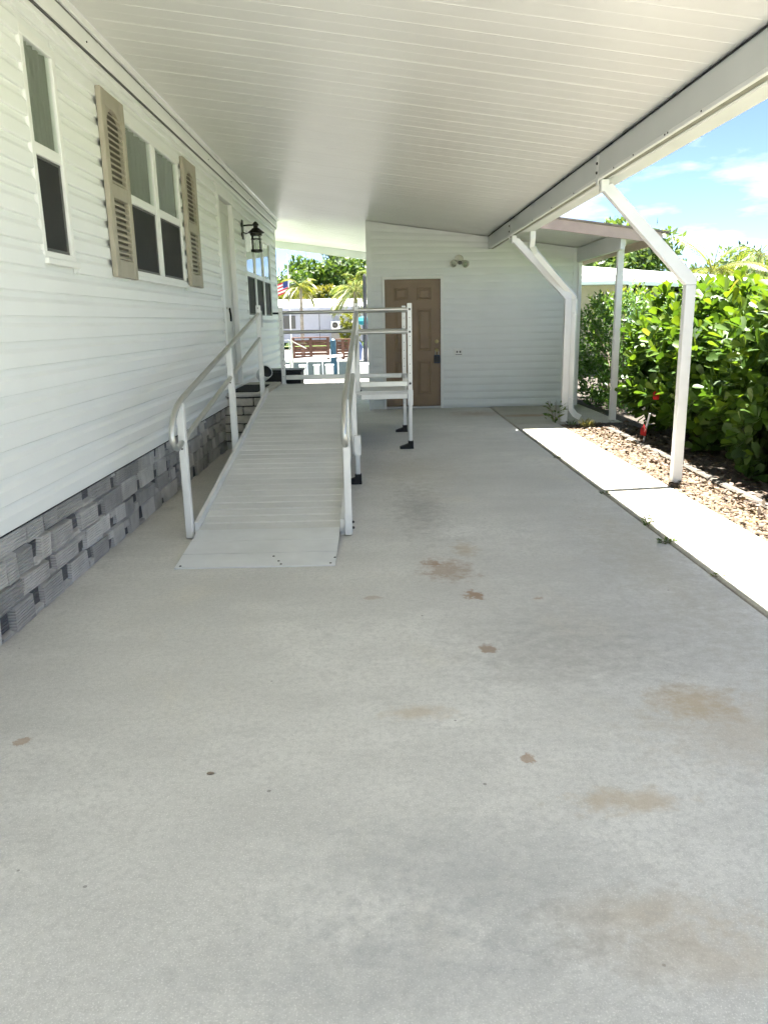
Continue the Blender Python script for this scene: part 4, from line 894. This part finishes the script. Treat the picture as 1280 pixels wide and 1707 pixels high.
def palm(name, x, y, h, fl_, label, mat, nf=16, z0=-.05, lean=(0, 0), droop=.9, group=None, trunk=.13):
    t = thing(name, label, 'palm', (x, y, z0), group)
    top = Vector((lean[0], lean[1], h)); o = MB().tube([(0, 0, 0), (lean[0]*.2, lean[1]*.2, h*.4), tuple(top)], [trunk*1.25, trunk, trunk*.8], 10).build('trunk', 'palmtrunk', None, True); o.parent = t
    pos, ax, nor, sz = [], [], [], []
    ribs = MB()
    for q in range(nf):
        a = q*2.4+random.random()*.3; el = random.uniform(-.1, 1.25); dh = Vector((math.cos(a), math.sin(a), 0)); p_ = top.copy(); v_ = (dh*math.cos(el)+Vector((0, 0, math.sin(el)))); L = fl_*random.uniform(.8, 1.1); m_ = 15; pts = [p_.copy()]
        for s_ in range(m_):
            v_ = (v_+Vector((0, 0, -droop*.11))).normalized(); p_ = p_+v_*L/m_; pts.append(p_.copy())
            if s_ < 2: continue
            sd = v_.cross(Vector((0, 0, 1))).normalized()
            for sg in (-1, 1):
                for u_ in (0, .5):
                    pos.append(p_-v_*L/m_*u_); ax.append(sd*sg+v_*.75+Vector((0, 0, -.35))); nor.append(Vector((0, 0, 1))+sd*.2*sg); sz.append(L*.30*math.sin(math.pi*(.12+.8*s_/m_)))
        ribs.tube(pts, [.02*(1-i_/len(pts))+.004 for i_ in range(len(pts))], 5)
    o = ribs.build('frond_rib', mat, None); o.parent = t
    at_ = o.data.attributes.new('rnd', 'FLOAT', 'FACE'); at_.data.foreach_set('value', [.8]*len(o.data.polygons))
    k2 = len(pos); tpl = [(0, -.03, 0), (.5, -.05, .02), (1, 0, -.12), (.5, .05, .02)]
    o = link('fronds', leafmesh('fronds', np.array([tuple(p_) for p_ in pos]), np.array([tuple(p_) for p_ in ax]), np.array([tuple(p_) for p_ in nor]), np.array(sz), tpl, LFF, mat, rng.random(k2))); o.parent = t; stuff(o)
# far mobile home with air conditioner
fh = thing('canal_house', 'long low white mobile home across the canal behind the palms', 'house', (-4, 46, 0))
B(-14, 3.0, 44, 50, .35, 2.12).build('wall', 'farwhite', fh); MB().loft([[(-14.4, y, z), (3.4, y, z), (3.4, y, z+.12), (-14.4, y, z+.12)] for y, z in ((43.4, 2.14), (47, 2.62), (50.6, 2.14))]).build('roof', 'roofwhite', fh)
B(-14.3, 3.3, 43.3, 43.45, 2.06, 2.2).build('fascia', 'farwhite', fh)
for x in (-5.2, -3.1, 0.9): B(x, x+.03, 43.975, 43.998, .4, 2.08).build('wall_seam', 'screenframe', fh)
B(-5.05, -4.4, 43.95, 43.995, 1.1, 1.8).build('window', 'screenframe', fh)
ac = thing('air_conditioner', 'small white outdoor air conditioner against the house across the canal', 'air conditioner', (-2.1, 43.4, .9))
B(-2.42, -1.92, 43.35, 43.75, 1.03, 1.48, b=.02).build('case', 'gel', ac); MB().lathe([(.16, 0), (.16, -.02), (.145, -.02), (.14, 0)], (-2.2, 43.345, 1.25), 16, 'y').lathe([(.05, -.001), (.05, -.02), (.01, -.02)], (-2.2, 43.345, 1.25), 12, 'y').build('fan_grille', 'cap', ac); B(-2.42, -1.92, 43.4, 43.7, .0, 1.028).build('stand', 'seawall', ac)
# brown plank bulkhead boxes
def plankbox(x0, x1, y, z0, z1, label):
    t = thing('plank_wall', label, 'fence', ((x0+x1)/2, y, 0), 'brown plank walls on the far bank')
    n_ = 6; h_ = (z1-z0)/n_
    for q in range(n_): B(x0, x1, y-.03+random.uniform(-.008, .008), y+.03, z0+q*h_+.008, z0+(q+1)*h_-.008, b=.006).build('plank', 'brownwood', t)
    for x in (x0, (x0+x1)/2, x1): B(x-.05, x+.05, y-.09, y-.04, z0-.15, z1+.05).build('post', 'brownwood', t)
    B(x0-.05, x1+.05, y-.1, y+.1, z1+.052, z1+.09).build('cap', 'brownwood', t)
plankbox(-2.85, -1.66, 27.5, .2, .84, 'wide brown plank wall on the far bank left of the blue piling'); plankbox(-1.38, -.92, 27.5, .2, .76, 'narrow brown plank wall on the far bank right of the blue piling')
def pile(x, y, r_, z0, z1, mat, label, name='piling'):
    t = MB().lathe([(r_*1.05, z0), (r_, z0+.3), (r_*.96, z1-.08), (r_*.9, z1), (.01, z1+.06)], (x, y, 0), 12).build(name, mat, None, True); tag(t, label, 'piling')
pile(-1.33, 24.6, .095, -1.2, .87, 'bluewrap', 'blue wrapped dock piling in front of the brown plank walls'); pile(-.30, 23.5, .055, -1.2, 2.7, 'darkpile', 'tall dark piling rising beside the shed corner')
# near dock: sloped white gangway, white blocks, rail
gw = thing('gangway', 'white gangway beam sloping across the dock', 'gangway', (-1.9, 21.3, 0))
MB().tube([(-2.75, 21.4, .40), (-.9, 21.0, .56)], .03, square=(.10, .07)).build('beam', 'gel', gw)
for q in range(5): x = -2.7+q*.42; MB().tube([(x, 21.40-.09*q, .38+.035*q), (x, 21.40-.09*q, .0)], .02, 6).build('strut', 'gel', gw)
for q, (x, wd) in enumerate(((-1.95, .17), (-1.58, .14), (-1.24, .20), (-2.35, .12))):
    b_ = thing('dock_box', ['white dock box', 'narrow white dock box', 'wide white dock box', 'slim white dock box'][q]+[' in the middle under the gangway', ' between the middle one and the wide one', ' nearest the ramp handrail', ' farthest left under the gangway'][q], 'box', (x, 20.9, 0), 'white boxes along the dock')
    B(x-wd/2, x+wd/2, 20.75, 21.0, -.35, .30, b=.015).build('case', 'gel', b_); B(x-wd/2-.015, x+wd/2+.015, 20.735, 21.015, .302, .335, b=.01).build('lid', 'gel', b_)
dk = thing('dock', 'pale dock platform on the near bank beyond the patio', 'dock', (-2, 21, 0))
for q in range(7): B(-6, 4, 20.57+q*.16, 20.57+q*.16+.15, -.40, -.36, b=.004).build('plank', 'seawall', dk)
for x in (-4, -2.6, -.9, 2): B(x-.05, x+.05, 21.5, 21.6, -1.3, -.405).build('leg', 'brownwood', dk)
sr = thing('stair_rail', 'thin grey metal handrail at the dock stair by the house corner', 'railing', (-2.5, 19.6, 0))
for x, y in ((-2.28, 19.3), (-2.2, 20.2), (-2.10, 19.9)): MB().tube([(x, y, .02), (x, y, 1.0)], .014, 8).build('post', 'steel', sr)
MB().tube([(-2.28, 19.3, 1.0), (-2.2, 20.2, 1.0), (-1.8, 20.45, .78)], .016, 8).build('rail', 'steel', sr)
# boat with outboard motor
bt_ = thing('motor_boat', 'white motor boat with navy outboard engine moored beside the shed', 'boat', (.4, 22.6, -.6))
hull = [[(x, y, z) for y, z in ((22.6-w_, .25), (22.6-w_*.8, -.35), (22.6, -.75), (22.6+w_*.8, -.35), (22.6+w_, .25))] for x, w_ in ((-.62, .62), (.6, .8), (2.0, .75), (3.2, .4), (3.9, .06))]
MB().loft(hull).build('hull', 'gel', bt_); B(.3, 1.2, 22.25, 22.95, .25, .75, b=.05).build('console', 'gel', bt_)
MB().loft([[(-.72, 22.45, .35), (-.42, 22.45, .35), (-.42, 22.75, .35), (-.72, 22.75, .35)], [(-.75, 22.42, .72), (-.38, 22.42, .72), (-.38, 22.78, .72), (-.75, 22.78, .72)], [(-.68, 22.47, .86), (-.44, 22.47, .86), (-.44, 22.73, .86), (-.68, 22.73, .86)]]).build('engine_cowl', 'navy', bt_, True); B(-.65, -.5, 22.52, 22.68, -.7, .348, b=.03).build('engine_leg', 'black', bt_)
tp = thing('canvas_cover', 'small teal canvas cover on the dock beside the shed corner', 'cover', (-.33, 26.4, 0))
MB().lathe([(.05, 1.30), (.17, 1.33), (.2, 1.43), (.15, 1.54), (.03, 1.58)], (-.40, 26.4, 0), 14).build('canvas', 'teal', tp, True); MB().tube([(-.40, 26.4, -.0), (-.40, 26.4, 1.32)], .03, 8).build('pole', 'darkpile', tp)
# flag
fg = thing('flag', 'stars and stripes flag hanging from a white pole across the canal', 'flag', (-3.7, 35, 0))
MB().tube([(-3.72, 35, -.05), (-3.72, 35, 4.3)], .03, 8).build('pole', 'gel', fg)
for q in range(7):
    z1 = 3.22-q*.07; MB().loft([[(-3.75-u_*.55, 35+.05*math.sin(u_*7), z-u_*.22) for u_ in (0, .25, .5, .75, 1)]+[(-3.75-u_*.55, 35.008+.05*math.sin(u_*7), z-u_*.22) for u_ in (1, .75, .5, .25, 0)] for z in (z1-.069, z1)]).build('stripe', 'flagred' if q % 2 == 0 else 'flagwhite', fg)
MB().loft([[(-3.75-u_*.55, 34.985+.05*math.sin(u_*7), z-u_*.22) for u_ in (0, .2, .4)]+[(-3.75-u_*.55, 35.022+.05*math.sin(u_*7), z-u_*.22) for u_ in (.4, .2, 0)] for z in (2.95, 3.222)]).build('canton', 'flagblue', fg)
palm('yellow_palm', -2.85, 31, 2.75, .85, 'slim palm with bright yellow green crown across the canal', 'palmyellow', 20, droop=1.3, trunk=.07)
palm('grey_palm', -.85, 31, 2.6, 1.4, 'large palm with drooping olive fronds nearest the shed corner', 'palmleaf', 26, droop=1.15, trunk=.09, lean=(.1, 0))
for i, (x, y, h, rx, mt, lab) in enumerate(((-9, 72, 6.3, 3.2, 'treeleaf', 'dark green tree at the left of the canal view behind the flag'), (-5.6, 78, 7.2, 2.6, 'treeleaf', 'round green tree behind the yellow crowned palm'), (-3.3, 80, 9.0, 2.0, 'treeleaf2', 'tall grey green pine like tree rising above the others'), (-.8, 76, 8.2, 3.0, 'treeleaf', 'dense green tree behind the large palm'), (3, 78, 8, 3.5, 'treeleaf', 'green tree mostly hidden behind the shed'))):
    tree('far_tree', x, y, h, rx, lab, mt, 2400, .55, .2, group='trees across the canal')
for i, (x, lab) in enumerate(((-5.4, 'yellow hedge bush left of the slim palm trunk'), (-3.2, 'yellow hedge bush between the two palms'), (-1.0, 'yellow hedge bush below the large palm'), (1.2, 'yellow hedge bush partly hidden by the shed'))):
    hedge_shrub(x, 53.5, 1.5, 1, 3.3+.2*(i % 2), lab, shoots=330, lsize=.34, mat='crotonleaf', templ=(LF, LFF), name='yellow_bush', cat='bush', group='yellow bushes behind the canal house')
hedge_shrub(-1.35, 41.5, .5, .4, 1.9, 'small bright yellow green bush beside the air conditioner', shoots=130, lsize=.2, mat='palmyellow', templ=(LF, LFF), name='small_bush', cat='bush')

# ------------------------------------------------------------------ neighbour's place beyond the hedge
nb = thing('neighbour_house', 'tan neighbouring house with broad white roof beyond the hedge', 'house', (10, 27, 0))
B(4.0, 7.85, 25.2, 33, -.1, 2.38).build('wall', 'tan', nb); B(7.86, 13.2, 27.2, 33, -.1, 2.1).build('porch_wall', 'screenframe', nb)
MB().loft([[(3.2, y, 2.45+a), (7.4, y, 2.45+a), (12.9, y, 2.12+a), (12.9, y, 2.28+a), (7.4, y, 2.62+a+b_), (3.2, y, 2.62+a+b_)] for y, a, b_ in ((24.4, 0, 0), (29, .45, .12), (34, .0, 0))]).build('roof', 'roofwhite', nb)
MB().loft([[(3.2, y, 2.36), (7.4, y, 2.36), (12.9, y, 2.04), (12.9, y, 2.14), (7.4, y, 2.46), (3.2, y, 2.46)] for y in (24.3, 24.42)]).build('fascia', 'trim', nb)
MB().loft([[(7.8, 24.6, 1.95), (11.8, 24.6, 1.75), (11.8, 27.1, 2.05), (7.8, 27.1, 2.2)], [(7.8, 24.6, 2.02), (11.8, 24.6, 1.82), (11.8, 27.1, 2.1), (7.8, 27.1, 2.28)]]).build('awning', 'roofwhite', nb)
for x, y in ((5.95, 24.55), (7.8, 24.6), (9.0, 24.7), (10.3, 24.7)): B(x-.05, x+.05, y-.05, y+.05, -.1, 2.36 if x < 7.9 else 1.76).build('porch_post', 'trim', nb)
for x0 in (5.1, 8.1, 9.2): B(x0, x0+.7, 25.1 if x0 < 7 else 27.1, 25.19 if x0 < 7 else 27.19, 1.0, 1.95).build('window', 'dark', nb)
for (x, y, h, rx, mt, lab, nm) in ((9.6, 37, 5.0, 3.0, 'treeleaf', 'leafy tree behind the left of the white neighbouring roof', 'garden_tree'), (12.2, 38, 5.6, 2.3, 'treeleaf', 'tall round green tree behind the neighbouring roof', 'garden_tree'), (20.5, 46, 5.0, 2.6, 'treeleaf2', 'distant sparse tree between the palms over the hedge', 'garden_tree'), (17.5, 48, 4.4, 2.6, 'treeleaf2', 'distant olive tree behind the golden palm', 'garden_tree'), (26, 48, 4.8, 3.6, 'treeleaf', 'distant tree at the right edge behind the hedge', 'garden_tree')):
    tree(nm, x, y, h, rx, lab, mt, 2600, .36, .16, group='trees beyond the hedge', crown0=.15)
palm('golden_palm', 13.4, 32, 3.1, 2.0, 'golden feathery palm right of the neighbouring roof', 'palmyellow', 18, droop=.7)
palm('feather_palm', 19.0, 40, 4.3, 2.0, 'green palm with arching fronds standing far right over the hedge', 'palmleaf', 16, droop=1.2)
palm('low_palm', 16.2, 35, 2.3, 1.9, 'low green palm between golden palm and far right palm', 'palmleaf', 15, droop=1.0)
